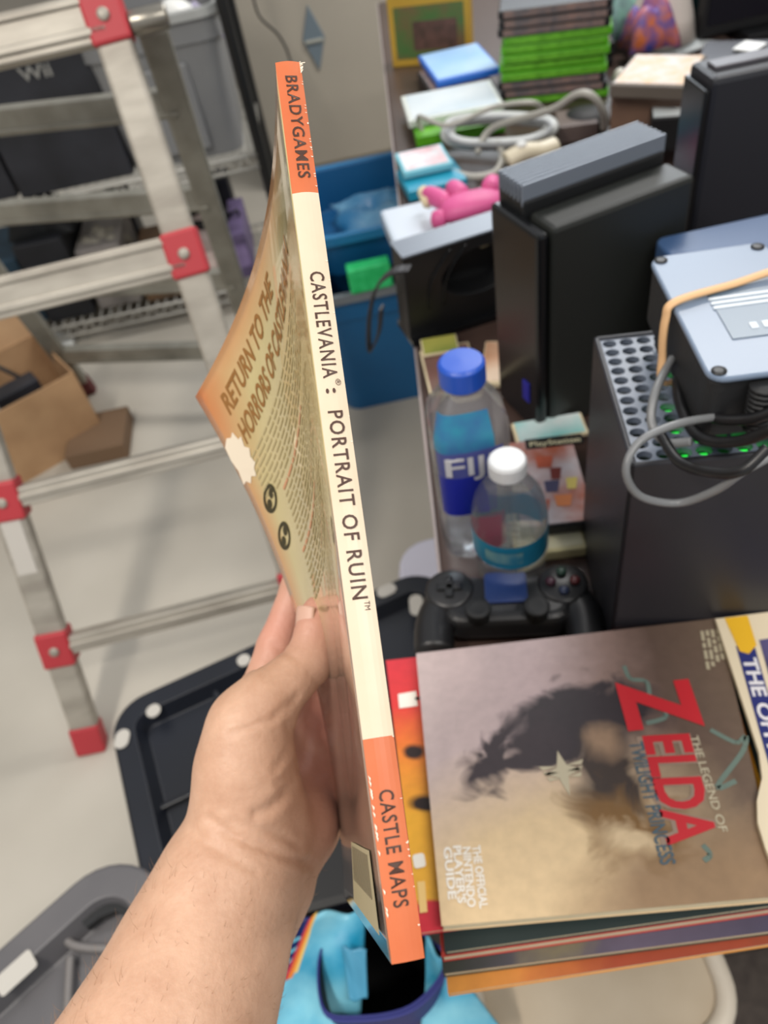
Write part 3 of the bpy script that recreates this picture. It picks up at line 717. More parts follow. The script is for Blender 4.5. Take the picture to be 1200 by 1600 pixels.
# ------------------------------------------------------------------ black case with an oval handle hole
def handle_case():
    bl, br = P(655, 528, ZT + .005), P(800, 480, ZT + .005)
    x = nrm(br - bl); w = np.linalg.norm(br - bl) + .03; y = np.array([-x[1], x[0], 0])
    tlp = PY(632, 385, bl[1] - .02)
    h = .122
    up = nrm(UP - y * .12)
    t = thing('plastic_case', bl + x * w / 2, 'black plastic case panel with an oval handle recess, left of the ribbed console', 'case')
    N = 10; org = bl - x * .012
    # panel with an oval opening, built as a ring of quads
    hw, hh = w / 2, h / 2; c = org + x * hw + up * hh
    ang = [2 * math.pi * k / 40 for k in range(40)]
    def outer(a):
        s = 1 / max(abs(math.cos(a)), abs(math.sin(a))); return (math.cos(a) * s * hw, math.sin(a) * s * hh)
    def inner(a, g=1.0): return (.018 + g * math.cos(a) * hw * .62 * (1 if math.cos(a) > 0 else 1), g * math.sin(a) * hh * .52 + .012)
    def V(p, dpt): return c + x * p[0] + up * p[1] + y * dpt
    vs = []
    for a in ang: vs += [V(outer(a), 0), V(inner(a), 0), V(inner(a, .9), .02), V(outer(a), .04), V(inner(a, .9), .04)]
    fs = []
    for k in range(40):
        a, b = k * 5, (k + 1) % 40 * 5
        fs += [(a, b, b + 1, a + 1), (a + 1, b + 1, b + 2, a + 2), (a + 2, b + 2, b + 4, a + 4), (a + 4, b + 4, b + 3, a + 3), (a + 3, b + 3, b, a)]
    MB().add(vs, fs).build('panel', m_black, t, bevel=.002)
    MB().box(c + x * .0 + y * .036, x * hw * .9, y * .003, up * hh * .9).build('back_plate', m_black_m, t)
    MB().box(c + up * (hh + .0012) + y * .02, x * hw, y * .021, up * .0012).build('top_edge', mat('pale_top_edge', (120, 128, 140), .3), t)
    q = c + y * .028
    MB().tube(spline([q + x * .03 + up * .03, q + x * .045 + up * .033, q + x * .06 + up * .05, q + x * .07 + up * .045], 12), .005, 8).build('latch', mat('tan_plastic', (196, 184, 150), .5), t, smooth=True)
    MB().box(q + x * .0 - up * .03, x * .02, y * .003, up * .006).build('label_strip', m_wlab, t)
    MB().box(q + x * .035 - up * .026, x * .018, y * .003, up * .007).build('orange_strip', mat('orange_bit', (196, 92, 40), .5), t)
    for s in (-.5, -.25):
        MB().tube(spline([V((s * hw - .012, -.02), -.001), V((s * hw - .006, .02), -.0025), V((s * hw + .02, .055), -.001)], 14), .0012, 6).build('moulded_line', m_black_g, t, smooth=True)
    MB().box(org + x * hw + y * .02 - UP * .001, x * hw, y * .03, UP * .004).build('base_strip', m_black_g, t)
handle_case()
def strap():
    pts = [P(640, 420, .86), P(612, 425, .86), P(588, 450, .80), P(578, 490, .73), P(576, 530, .68), P(580, 546, .66), P(592, 520, .70), P(596, 480, .76)]
    s = spline(pts, 40); mb = MB()
    xx = np.array([1.0, 0, 0]); w = .007
    vs = []; 
    for i, p in enumerate(s):
        dpt = np.array([.45, .9, 0]); vs += [p - dpt * w, p + dpt * w]
    mb.add(vs, [(2 * i, 2 * i + 1, 2 * i + 3, 2 * i + 2) for i in range(len(s) - 1)])
    tag(mb.build('wrist_strap', mat('dark_strap', (46, 46, 50), .6), None, solid=.003), 'black strap loop hanging over the table edge in front of the blue totes', 'strap')
strap()
# things on the table behind the bottle
quadcase('magazine', 'magazine with a brown and pink cover lying at the table edge behind the tall bottle', ((655, 545), (735, 535), (750, 600), (672, 620)), ZT + .001, .006, m_paper, mat('brownpink', (122, 84, 78), .5, c2=(84, 72, 60), scale=14), cat='magazine')
quadcase('magazine', 'thin green and yellow booklet behind the blue bottle cap', ((655, 530), (712, 522), (718, 545), (662, 556)), ZT + .009, .004, m_paper, mat('yellowgreen', (176, 170, 84), .5, c2=(110, 130, 60), scale=10), cat='booklet')
quadcase('magazine', 'orange and cream booklet right of the blue bottle cap', ((748, 535), (800, 530), (802, 600), (760, 596)), ZT + .001, .008, m_paper, mat('orangecream', (178, 120, 80), .5, c2=(222, 208, 186), scale=9), cat='booklet')

# ------------------------------------------------------------------ ribbed console (standing on its side)
def ribbed_console():
    zt_ = .99
    q = [P(785, 266, zt_), P(1000, 191, zt_), P(1038, 206, zt_), P(808, 291, zt_)]
    x = nrm((q[1] - q[0]) + (q[2] - q[3])); a = (q[0] + q[3]) / 2; w = (np.linalg.norm(q[1] - q[0]) + np.linalg.norm(q[2] - q[3])) / 2
    y = np.array([-x[1], x[0], 0])
    c0 = (q[0] + q[1] + q[2] + q[3]) / 4; c0 = c0 * [1, 1, 0]; dd = .045
    t = thing('game_console', c0 + UP * ZT, 'black game console standing on its side, its top edge ribbed', 'game console')
    H = zt_ - ZT
    MB().box(c0 + UP * (ZT + H / 2 - .004), x * w / 2, y * dd / 2, UP * (H / 2 - .010)).build('upper_housing', m_black, t, bevel=.003)
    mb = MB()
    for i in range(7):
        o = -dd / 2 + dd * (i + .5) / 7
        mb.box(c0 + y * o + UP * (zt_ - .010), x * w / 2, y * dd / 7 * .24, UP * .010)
    mb.build('ribs', mat('rib_painted_sheen', (112, 120, 132), .24), t, bevel=.0008)  # black ribs coloured pale blue-grey to stand in for their bright sheen
    # lower deck in front of it, a little lower
    h2 = .235; d2 = .04
    c1 = c0 - y * (dd / 2 + d2 / 2) + x * .004
    MB().box(c1 + UP * (ZT + h2 / 2), x * w / 2 * .99, y * d2 / 2, UP * h2 / 2).build('lower_housing', mat('black_green_plastic', (32, 34, 32), .45), t, bevel=.005)
    f = c0 - y * d2 / 2 - x * (w / 2 + .004)
    MB().box(f + UP * (ZT + h2 / 2), x * .006, y * (dd + d2) / 2 * .98, UP * h2 / 2 * .98).build('front_bezel', m_black_g, t, bevel=.004)
    MB().box(f - x * .0065 + UP * (ZT + .05) - y * .02, x * .001, y * .006, UP * .012).build('blue_badge', mat('badge_blue', (40, 40, 150), .4), t)
ribbed_console()

# ------------------------------------------------------------------ right console
def right_console():
    zt_ = 1.0
    a = P(1090, 100, zt_); b = P(1112, 122, zt_)
    x = nrm([1, -.02, 0]); y = np.array([-x[1], x[0], 0])
    c = b + x * .13 + y * .025
    t = thing('game_console', c * [1, 1, 0] + UP * ZT, 'tall black console standing upright at the right edge of the photo', 'game console')
    H = zt_ - ZT
    MB().box(c * [1, 1, 0] + UP * (ZT + H / 2), x * .13, y * .028, UP * H / 2).build('housing', mat('black_blue_plastic', (30, 31, 38), .45), t, bevel=.006)
    MB().box(c * [1, 1, 0] + UP * (zt_ + .002), x * .12, y * .010, UP * .002).build('top_vent', mat('vent_grey', (92, 90, 96), .4), t, bevel=.001)
    MB().box(c * [1, 1, 0] - x * .132 + UP * (ZT + H / 2), x * .003, y * .026, UP * H * .46).build('front_bezel', m_black_g, t, bevel=.002)
right_console()

# ------------------------------------------------------------------ tower console with round vents
TZ = .957
def tower():
    a = P(924, 514, TZ); b = P(986, 728, TZ)
    y = nrm(a - b); x = np.array([y[1], -y[0], 0]); s = .151; sd = .138
    c = b + y * sd / 2 + x * s / 2; c = c * [1, 1, 0]
    t = thing('game_console', c + UP * ZT, 'black tower console with a grid of round green-lit vent holes on top', 'game console')
    H = TZ - ZT
    m = mat('tower_black', (36, 36, 42), .42)
    wall = .004
    mb = MB()
    for s1, s2 in ((x, y),):
        mb.box(c - x * (s / 2 - wall / 2) + UP * (ZT + H / 2), x * wall / 2, y * sd / 2, UP * H / 2)
        mb.box(c + x * (s / 2 - wall / 2) + UP * (ZT + H / 2), x * wall / 2, y * sd / 2, UP * H / 2)
        mb.box(c - y * (sd / 2 - wall / 2) + UP * (ZT + H / 2), x * s / 2, y * wall / 2, UP * H / 2)
        mb.box(c + y * (sd / 2 - wall / 2) + UP * (ZT + H / 2), x * s / 2, y * wall / 2, UP * H / 2)
        mb.box(c + UP * (ZT + .004), x * s / 2, y * sd / 2, UP * .004)
    mb.build('housing', m, t, bevel=.0015)
    # top grille: plate with round holes (each cell a square with a round opening)
    nx_, ny_ = 12, 12; seg = 16; vs = []; fs = []
    cx, cy = (s - 2 * wall) / nx_, (sd - 2 * wall) / ny_; r = min(cx, cy) * .40
    for i in range(nx_):
        for j in range(ny_):
            o = c + x * (-s / 2 + wall + cx * (i + .5)) + y * (-sd / 2 + wall + cy * (j + .5)) + UP * (TZ - .0015)
            base = len(vs)
            for k in range(seg):
                an = 2 * math.pi * k / seg; q = 1 / max(abs(math.cos(an)), abs(math.sin(an)))
                vs += [o + x * cx / 2 * q * math.cos(an) + y * cy / 2 * q * math.sin(an), o + x * cx * .42 * math.cos(an) + y * cy * .40 * math.sin(an), o + x * cx * .42 * math.cos(an) + y * cy * .40 * math.sin(an) - UP * .005]
            for k in range(seg):
                A, B = base + 3 * k, base + 3 * ((k + 1) % seg); fs += [(A, B, B + 1, A + 1), (A + 1, B + 1, B + 2, A + 2)]
    MB().add(vs, fs).build('top_grille', mat('grille_grey', (112, 122, 138), .35), t, fix=False)
    # bright green plate pieces in the dark well
    mb = MB(); mb2 = MB()
    mb2.box(c + UP * (TZ - .03), x * s / 2 * .95, y * sd / 2 * .95, UP * .003)
    mb2.build('fan_well', m_black, t)
    mg = mat('green_glow', (40, 230, 70), .5, emit=1.0)
    for i in range(2, 11):
        for j in range(0, 11):
            if (i * 7 + j * 5) % 10 < 8 and (i >= 3 or (i == 2 and j < 6)) and j < 9:
                o = c + x * (-s / 2 + wall + cx * (i + .5)) + y * (-sd / 2 + wall + cy * (j + .62)) + UP * (TZ - .0085)
                mb.box(o, x * cx * .30, y * cy * .20, UP * .001)
    mb.build('green_light', mg, t)
    return c, x, y, s, sd
tc, tx, ty, ts, tsd = tower()

# power brick lying on the tower, held with a rubber band
def brick():
    zt_ = TZ + .062
    q0, q1, q3 = P(1013, 402, zt_), P(1172, 346, zt_), P(1110, 594, zt_)
    eyd = nrm(q0 - q3); bx = nrm(np.cross(eyd, UP)); bx = bx if bx[0] > 0 else -bx
    w = max(.066, (q1 - q0).dot(bx)); d = np.linalg.norm(q0 - q3); c = (q0 + q3) / 2 + bx * w / 2
    hh = .045
    t = thing('power_supply', c * [1, 1, 0] + UP * (TZ + .002), 'grey-topped power supply brick with a tan rubber band on the vented tower', 'power supply')
    MB().prism(rpoly(c - UP * hh, bx * w / 2 * .97, eyd * d / 2 * .97, .008), hh - .004).build('body', m_black_m, t, bevel=.002)
    MB().prism(rpoly(c - UP * .004, bx * w / 2, eyd * d / 2, .010), .004).build('top_cover', mat('brick_grey', (118, 134, 156), .3), t, bevel=.0015)
    for sx in (-1, 1):
        for sy in (-1, 1):
            MB().lathe(c + bx * sx * (w / 2 - .0065) + eyd * sy * (d / 2 - .0065) + UP * .0002, [(.0042, 0), (.0042, .0006), (.002, .0008)], 14).build('foot_pad', m_black, t, smooth=True)
            MB().box(c + bx * sx * w * .35 + eyd * sy * d * .35 - UP * (hh + .008), bx * .005, eyd * .005, UP * .008).build('standoff', m_black, t)
    MB().box(c - eyd * .010 + bx * .006 + UP * .0004, bx * .021, eyd * .024, UP * .0003).build('label', mat('brick_label', (98, 116, 134), .3), t)
    mbb = MB()
    for k in range(3): mbb.box(c + eyd * (.008 - k * .0048) + bx * .002, bx * .018, eyd * .0012, UP * .0011)
    for k in range(3): mbb.box(c - eyd * .024 + bx * (.0 + k * .007), bx * .002, eyd * .003, UP * .0011)
    mbb.build('label_print', mat('label_print', (196, 206, 216), .35), t)
    e = .0028; y1 = eyd * (d * .10); hw = w / 2 + e
    loop = [c + y1 + bx * hw + UP * e + eyd * .012, c + y1 + UP * e + eyd * .004, c + y1 - bx * (hw - .004) + UP * e - eyd * .006, c + y1 - bx * (hw + .002) - UP * .006 - eyd * .010, c + y1 - bx * (hw + .003) - UP * .028 - eyd * .016, c + y1 - bx * hw - UP * (hh + .002) - eyd * .022, c + y1 - UP * (hh + .005), c + y1 + bx * hw - UP * (hh + .002), c + y1 + bx * (hw + .002) - UP * .02]
    tag(MB().tube(spline(loop, 72, True), .0032, 8, closed=True, flat=.55).build('rubber_band', mat('tan_rubber', (216, 174, 128), .55), None, smooth=True), 'tan rubber band stretched round the grey power supply', 'rubber band')
brick()
# second brick behind
c2 = P(1150, 376, .92)
t2 = thing('power_supply', c2 * [1, 1, 0] + UP * .875, 'dark blue-grey power supply behind the banded one', 'power supply')
MB().prism(rpoly(c2 - UP * .02, np.array([.062, .0, 0]), np.array([0, .034, 0]), .010), .02).build('body', mat('bluegrey_plastic', (58, 84, 122), .35), t2, bevel=.003)
MB().prism(rpoly(c2 - UP * .045, np.array([.058, .0, 0]), np.array([0, .032, 0]), .010), .024).build('lower_body', m_black, t2, bevel=.003)
tag(MB().box(c2 * [1, 1, 0] + UP * (ZT + .0715), (.055, 0, 0), (0, .032, 0), (0, 0, .071)).build('carton', m_black_m, None, bevel=.004),
    'black carton behind the vented tower carrying the blue-grey power supply', 'carton')
# cables over the tower
m_cg = mat('grey_wire', (118, 120, 122), .35)
m_cb = mat('black_wire', (20, 20, 22), .4)
cable([(1050, 560, 0.987), (1025, 610, 0.987), (1018, 660, 0.977), (1040, 690, 0.972), (1080, 690, 0.977)], .0028, 'power_cable', 'short grey cable dropping over the vents of the tower', m_cg)
cable([(1130, 650, 0.987), (1060, 662, 0.997), (1000, 690, 0.997), (978, 735, 0.987), (1000, 775, 0.967), (1060, 786, 0.957), (1120, 765, 0.977), (1165, 735, 0.997), (1230, 700, 1.007)], .0024, 'power_cable', 'long grey cable looping out in front of the tower', m_cg)
cable([(1030, 675, 0.977), (1060, 720, 0.977), (1110, 738, 0.987), (1160, 735, 0.997), (1200, 700, 1.007)], .0032, 'power_cable', 'thick black cable curving across the front of the tower', m_cb)
cable([(1065, 560, 0.977), (1060, 620, 0.977), (1090, 680, 0.977), (1150, 690, 0.987), (1210, 670, 1.007)], .0035, 'power_cable', 'black cable bundled under the power supply', m_cb)
cable([(1080, 610, 0.977), (1110, 650, 0.987), (1170, 655, 0.997), (1215, 640, 1.007)], .0035, 'power_cable', 'black cable resting against the right side of the power supply', m_cb)
def relief():
    pts = [P(1150 + 8 * math.cos(k * .9), 640 - k * 0 + 8 * math.sin(k * .9), 1.045 + .0 * k) for k in range(3)]
    t = thing('cable_plug', P(1175, 660, 0.987), 'ribbed black cable plug beside the power supply', 'plug')
    A, B = P(1184, 668, .985), P(1196, 606, 1.012)
    mb = MB(); 
    for k in range(9):
        q = A + (B - A) * k / 8; mb.tube([q, q + (B - A) * .07], .0085, 12)
    mb.build('ribs', m_black_m, t, smooth=True); MB().tube([A, B], .007, 12).build('core', m_black, t, smooth=True)
relief()

# ------------------------------------------------------------------ bottles
m_clear = mat('clear_pet', (226, 232, 238), .08, trans=.9, ior=1.2)
m_clear.node_tree.nodes['Principled BSDF'].inputs['Alpha'].default_value = .62
def bottle_tall():
    b = P(745, 834, ZT)
    t = thing('water_bottle', b, 'tall square water bottle with a blue cap and blue tropical label', 'bottle')
    H = .205; r = .033
    prof = [(.004, 0), (r * .85, .001), (r, .008), (r, .10), (r * .97, .105), (r, .11), (r, .150), (r * .93, .160), (r * .5, .182), (.0145, .188), (.0145, .198)]
    MB().lathe(b, prof, 48, sq=.8, cap=False).build('body', m_clear, t, smooth=True)
    MB().lathe(b + UP * .186, [(.018, 0), (.019, .002), (.019, .019), (.0165, .0215), (.001, .022)], 28).build('cap', mat('royal_blue', (34, 82, 186), .35), t, smooth=False, bevel=.0008)
    # inner label (back side print seen through) : wrapped band with sky / sea / red patch
    lr = r + .0006
    f = nrm(CAM - b); a0 = math.atan2(f[1], f[0])
    def patch(z0, z1, w0, w1, m, name, rr=lr):
        def fn(u, v):
            a = a0 + w0 + (w1 - w0) * u
            q = 1.0 / max((abs(math.cos(a)) ** 5 + abs(math.sin(a)) ** 5) ** 0.2, 1e-6); q = 1 + (q - 1) * .8
            zz = z0 + (z1 - z0) * v; k = 1.0 if zz < .15 else 1 - (zz - .15) * 7.5
            return b + np.array([math.cos(a) * rr * q * k, math.sin(a) * rr * q * k, zz])
        return MB().grid(fn, 24, 6).build(name, m, t, smooth=True)
    patch(.066, .112, -.80, .60, mat('label_blue', (24, 36, 150), .4), 'label_lower_band')
    patch(.112, .140, -.80, .80, mat('label_indigo', (70, 76, 140), .4, c2=(86, 92, 160), scale=40), 'label')
    patch(.140, .176, -.85, .62, mat('label_tropical', (60, 78, 160), .4, c2=(40, 160, 180), scale=22), 'label_upper_band')
    patch(.016, .062, -.10, .75, mat('label_red', (176, 34, 80), .4), 'label_red_patch', lr + .0006)
    # lettering
    def fn(x_, y_):
        a = a0 - .55 + 1.15 * x_; q = 1.0 / max((abs(math.cos(a)) ** 5 + abs(math.sin(a)) ** 5) ** 0.2, 1e-6); q = 1 + (q - 1) * .8
        rr = (lr + .0007) * q; return b + np.array([math.cos(a) * rr, math.sin(a) * rr, .115 + .021 * y_])
    text_map('label_lettering', 'FIJI', fn, mat('label_letter', (200, 200, 205), .5), t, bold=.015)
    # highlights: silver crinkled base
bottle_tall()
def bottle_small():
    b = P(800, 897, ZT)
    t = thing('water_bottle', b, 'small clear water bottle with a white cap and a teal label band', 'bottle')
    r = .032
    prof = [(.004, 0), (r * .86, .001), (r * .94, .006)]
    z = .008
    for k in range(4): prof += [(r * .95, z), (r * .88, z + .004), (r * .95, z + .008)]; z += .0085
    prof += [(r, z), (r, z + .03)]
    z += .03
    prof += [(r * 1.02, z + .004), (r, z + .018), (r * .88, z + .034), (r * .62, z + .048), (.0125, z + .058), (.0125, z + .066)]
    MB().lathe(b, prof, 40, cap=False).build('body', m_clear, t, smooth=True)
    MB().lathe(b + UP * (z + .060), [(.0145, 0), (.0155, .001), (.0155, .013), (.014, .0155), (.001, .016)], 24).build('cap', mat('cap_white', (222, 224, 226), .4), t, bevel=.0006)
    z1 = z - .024
    MB().lathe(b, [(r + .0006, z1), (r + .0008, z1 + .028)], 40, cap=False).build('label_band', mat('teal_label', (28, 122, 156), .35, c2=(40, 140, 170), scale=20), t, smooth=True)
    f = nrm(CAM - b); a0 = math.atan2(f[1], f[0])
    def fn(u, v): a = a0 - .7 + 1.0 * u; return b + np.array([math.cos(a) * (r + .0014), math.sin(a) * (r + .0014), z1 + .007 + .014 * v])
    MB().grid(fn, 14, 2).build('label_print', mat('label_pale', (120, 160, 160), .5, c2=(40, 120, 150), scale=70), t)
bottle_small()
# magazines / cases right of the bottles
mz = ZT + .001
quadcase('game_case', 'disc case with a white cover and dark title strip, right of the small bottle', ((806, 690), (914, 680), (908, 812), (790, 830)), mz + .016, .014, m_bcase, mat('cover_faces', (206, 200, 204), .4, c2=(170, 96, 74), scale=22), top=.97)
A, B = P(822, 700, mz + .0315), P(912, 690, mz + .0315)
ps = bpy.data.objects[-1] if False else None
host = [o for o in bpy.data.objects if o.name.startswith('game_case') and 'dark title strip' in str(o.get('label', ''))][0]
dA = nrm(B - A); uA = np.cross(UP, dA)
MB().prism([A - uA * .002, B - uA * .002, B + uA * .012, A + uA * .012], .0004).build('title_strip', m_black, host)
text_on('title_lettering', 'PlayStation', A + dA * .004 + UP * .0006, B - dA * .003 + UP * .0006, uA, .0075, mat('gold_ink', (214, 206, 170), .5), host, bold=.01)
for (x, y, cc_, w_) in ((850, 722, (186, 92, 66), 14), (868, 740, (120, 50, 44), 9), (862, 760, (76, 74, 104), 12), (893, 755, (214, 196, 110), 9), (880, 782, (214, 130, 80), 14), (850, 790, (224, 150, 110), 9)):
    MB().prism([P(x - w_, y - 8, mz + .0312), P(x + w_, y - 10, mz + .0312), P(x + w_ * .8, y + 8, mz + .0312), P(x - w_ * .7, y + 9, mz + .0312)], .0003).build('cover_picture', mat('blot%d' % x, cc_, .45), host)
quadcase('game_case', 'cream case under the disc case with the dark title strip', ((806, 780), (908, 770), (902, 852), (786, 872)), mz, .014, mat('cream_case', (206, 196, 150), .4), mat('cream_cover', (214, 208, 176), .4), top=.9)
quadcase('magazine', 'pale teal printed booklet leaning beneath the ribbed console', ((800, 664), (912, 640), (916, 678), (806, 690)), mz + .012, .006, m_paper, mat('teal_print', (206, 214, 214), .4, c2=(100, 190, 186), scale=14), cat='booklet')

# ------------------------------------------------------------------ gamepad
def gamepad():
    z = ZT + .022
    c = P(790, 950, z)
    t = thing('game_controller', c * [1, 1, 0] + UP * ZT, 'black wireless controller lying behind the front magazine pile', 'controller')
    x = nrm(P(900, 940, z) - P(690, 950, z)); y = np.array([-x[1], x[0], 0])
    c = (P(690, 945, z) + P(895, 935, z)) / 2
    m = mat('pad_black', (26, 26, 28), .38)
    MB().prism(rpoly(c - UP * .016 - y * .004, x * .055, y * .026, .018), .03).build('body', m, t, bevel=.009, seg=4)
    for s in (-1, 1):
        a = c + x * s * .050 + y * .012; b = c + x * s * .062 - y * .05
        MB().tube(spline([a + y * .012, a, (a + b) / 2 + x * s * .006, b], 14), [.012] * 3 + [.0185] * 9 + [.014, .006][:max(0, 0)] if False else .017, 16, flat=.85).build('grip', m, t, smooth=True)
        MB().lathe(c + x * s * .048 + y * .006 + UP * .006, [(.022, 0), (.021, .008), (.018, .010)], 28).build('button_disc', mat('pad_disc', (34, 34, 36), .35), t, smooth=True)
        MB().lathe(c + x * s * .024 - y * .022 + UP * .012, [(.010, 0), (.007, .006), (.011, .010), (.010, .013), (.005, .0115)], 24).build('thumbstick', m_black_m, t, smooth=True)
    mb = MB(); q = c - x * .048 + y * .006 + UP * .017
    mb.box(q, x * .011, y * .0035, UP * .0018); mb.box(q, x * .0035, y * .011, UP * .0018)
    mb.build('direction_pad', m_black_g, t, bevel=.001)
    q = c + x * .048 + y * .006 + UP * .016
    for dx, dy, cc in ((.010, 0, (140, 50, 55)), (-.010, 0, (110, 50, 80)), (0, .010, (50, 100, 80)), (0, -.010, (60, 80, 130))):
        MB().lathe(q + x * dx + y * dy, [(.0042, 0), (.0042, .003), (.003, .004)], 14).build('face_button', mat('btn%d' % int(cc[0]), tuple(int(v * .6) for v in cc), .35), t, smooth=True)
    MB().prism(rpoly(c + y * .004 + UP * .0135, x * .018, y * .016, .004), .003).build('touch_pad', mat('pad_blue', (34, 56, 110), .3), t, bevel=.001)
gamepad()

# ================================================================== MAGAZINE PILE
ZP = .7895
m_spineW = mat('cover_white', (214, 206, 190), .5)
def magazine(label, px, z, h, mcover, spine_m=None, cat='magazine', group='magazines in the front pile', name='magazine', curl=0):
    """page block with a thin cover on each side; px as in quadcase"""
    q = [P(x, y, z + h) for x, y in px]
    base = sum(q) / 4
    t = thing(name, base * [1, 1, 0] + UP * z, label, cat, group)
    c = sum(q) / 4
    inn = [c + (p - c) * .992 for p in q]
    MB().prism([p - UP * h + UP * .0006 for p in inn], h - .0012).build('pages', m_paper, t)
    uvq = q
    def uvf(p):      # bilinear-ish coordinates on the quad: u left->right, v front->back
        e = (q[1] + q[2] - q[0] - q[3]) / 2; g = (q[0] + q[1] - q[2] - q[3]) / 2
        M_ = np.array([[e.dot(e), e.dot(g)], [e.dot(g), g.dot(g)]]); d = p - c
        s = np.linalg.solve(M_, [d.dot(e), d.dot(g)]); return (s[0] + .5, s[1] + .5)
    MB().prism([p - UP * .0005 for p in q], .0005).build('front_cover', mcover, t, uvf=uvf)
    MB().prism([p - UP * h for p in q], .0005).build('back_cover', spine_m or mcover, t)
    return t, q, uvf

def art_mat(name, base_stops, blobs, rough=.35, warp=.05):
    """printed cover: colour ramp along u plus distorted soft ellipses (cu, cv, ru, rv, rot, colour, softness, noise)"""
    m = bpy.data.materials.new(name); m.use_nodes = True; nt = m.node_tree; b = nt.nodes['Principled BSDF']; b.inputs['Roughness'].default_value = rough
    N = nt.nodes.new; Lk = nt.links.new
    uv = N('ShaderNodeUVMap'); uv.uv_map = 'UVMap'
    nz = N('ShaderNodeTexNoise'); nz.inputs['Scale'].default_value = 7; nz.inputs['Detail'].default_value = 3; nz.inputs['Roughness'].default_value = .55; nz.inputs['Distortion'].default_value = .8
    Lk(uv.outputs[0], nz.inputs[0])
    sub = N('ShaderNodeVectorMath'); sub.operation = 'SUBTRACT'; Lk(nz.outputs['Color'], sub.inputs[0]); sub.inputs[1].default_value = (.5, .5, .5)
    def warped(k):
        sc = N('ShaderNodeVectorMath'); sc.operation = 'SCALE'; Lk(sub.outputs[0], sc.inputs[0]); sc.inputs['Scale'].default_value = k
        ad = N('ShaderNodeVectorMath'); ad.operation = 'ADD'; Lk(uv.outputs[0], ad.inputs[0]); Lk(sc.outputs[0], ad.inputs[1]); return ad.outputs[0]
    sep = N('ShaderNodeSeparateXYZ'); Lk(warped(.12), sep.inputs[0])
    rp = N('ShaderNodeValToRGB'); cr = rp.color_ramp
    while len(cr.elements) < len(base_stops[1]): cr.elements.new(.5)
    for e, (p_, c_) in zip(cr.elements, base_stops[1]): e.position = p_; e.color = (*lin(c_), 1)
    Lk(sep.outputs[base_stops[0]], rp.inputs[0])
    col = rp.outputs[0]
    for cu, cv, ru, rv, rot, c_, soft, w in blobs:
        mp = N('ShaderNodeMapping'); mp.vector_type = 'POINT'
        Lk(warped(w), mp.inputs[0])
        # move centre to origin, rotate, scale
        mp.inputs['Location'].default_value = (0, 0, 0)
        s1 = N('ShaderNodeVectorMath'); s1.operation = 'SUBTRACT'; Lk(warped(w), s1.inputs[0]); s1.inputs[1].default_value = (cu, cv, 0)
        r1 = N('ShaderNodeVectorRotate'); r1.rotation_type = 'Z_AXIS'; Lk(s1.outputs[0], r1.inputs['Vector']); r1.inputs['Angle'].default_value = -math.radians(rot)
        s2 = N('ShaderNodeVectorMath'); s2.operation = 'MULTIPLY'; Lk(r1.outputs[0], s2.inputs[0]); s2.inputs[1].default_value = (1 / ru, 1 / rv, 0)
        ln = N('ShaderNodeVectorMath'); ln.operation = 'LENGTH'; Lk(s2.outputs[0], ln.inputs[0])
        mr = N('ShaderNodeMapRange'); mr.inputs['From Min'].default_value = 1 - soft; mr.inputs['From Max'].default_value = 1 + soft; mr.inputs['To Min'].default_value = 1; mr.inputs['To Max'].default_value = 0
        Lk(ln.outputs['Value'], mr.inputs['Value'])
        mx = N('ShaderNodeMix'); mx.data_type = 'RGBA'; Lk(mr.outputs[0], mx.inputs[0]); Lk(col, mx.inputs[6]); mx.inputs[7].default_value = (*lin(c_), 1); col = mx.outputs[2]
    # faint mottling
    n2 = N('ShaderNodeTexNoise'); n2.inputs['Scale'].default_value = 26; n2.inputs['Detail'].default_value = 5; Lk(uv.outputs[0], n2.inputs[0])
    mr2 = N('ShaderNodeMapRange'); Lk(n2.outputs[0], mr2.inputs['Value']); mr2.inputs['To Min'].default_value = .82; mr2.inputs['To Max'].default_value = 1.14
    mm = N('ShaderNodeVectorMath'); mm.operation = 'SCALE'; Lk(col, mm.inputs[0]); Lk(mr2.outputs[0], mm.inputs['Scale'])
    Lk(mm.outputs[0], b.inputs['Base Color'])
    return m

# from the bottom of the pile upwards
m_org = art_mat('orange_cover_art', (0, [(0, (206, 140, 60)), (.5, (176, 92, 44)), (1, (92, 50, 34))]), [(.6, .1, .3, .2, 0, (150, 60, 30), .4, .2)])
magazine('guide book with an orange and brown cover at the bottom of the front pile', ((655, 1060), (1190, 1000), (1330, 1455), (700, 1553)), ZT + .001, .0075, m_org)
magazine('guide book with a dark green and violet cover, second lowest of the front pile', ((655, 1050), (1190, 990), (1320, 1440), (692, 1522)), ZT + .0092, .009, art_mat('dark_cover_art', (0, [(0, (44, 50, 40)), (.5, (90, 80, 100)), (1, (60, 56, 80))]), [(.3, .2, .1, .2, 0, (120, 110, 80), .4, .2)]))
magazine('guide book with a red striped edge in the middle of the front pile', ((652, 1040), (1185, 985), (1315, 1405), (690, 1496)), ZT + .0189, .011, mat('red_cover', (176, 56, 46), .4))
magazine('thin guide book with a black-green cover, just under the red and yellow one', ((655, 1035), (1180, 978), (1310, 1400), (695, 1488)), ZT + .0306, .0065, mat('teal_black_cover', (26, 42, 42), .4))
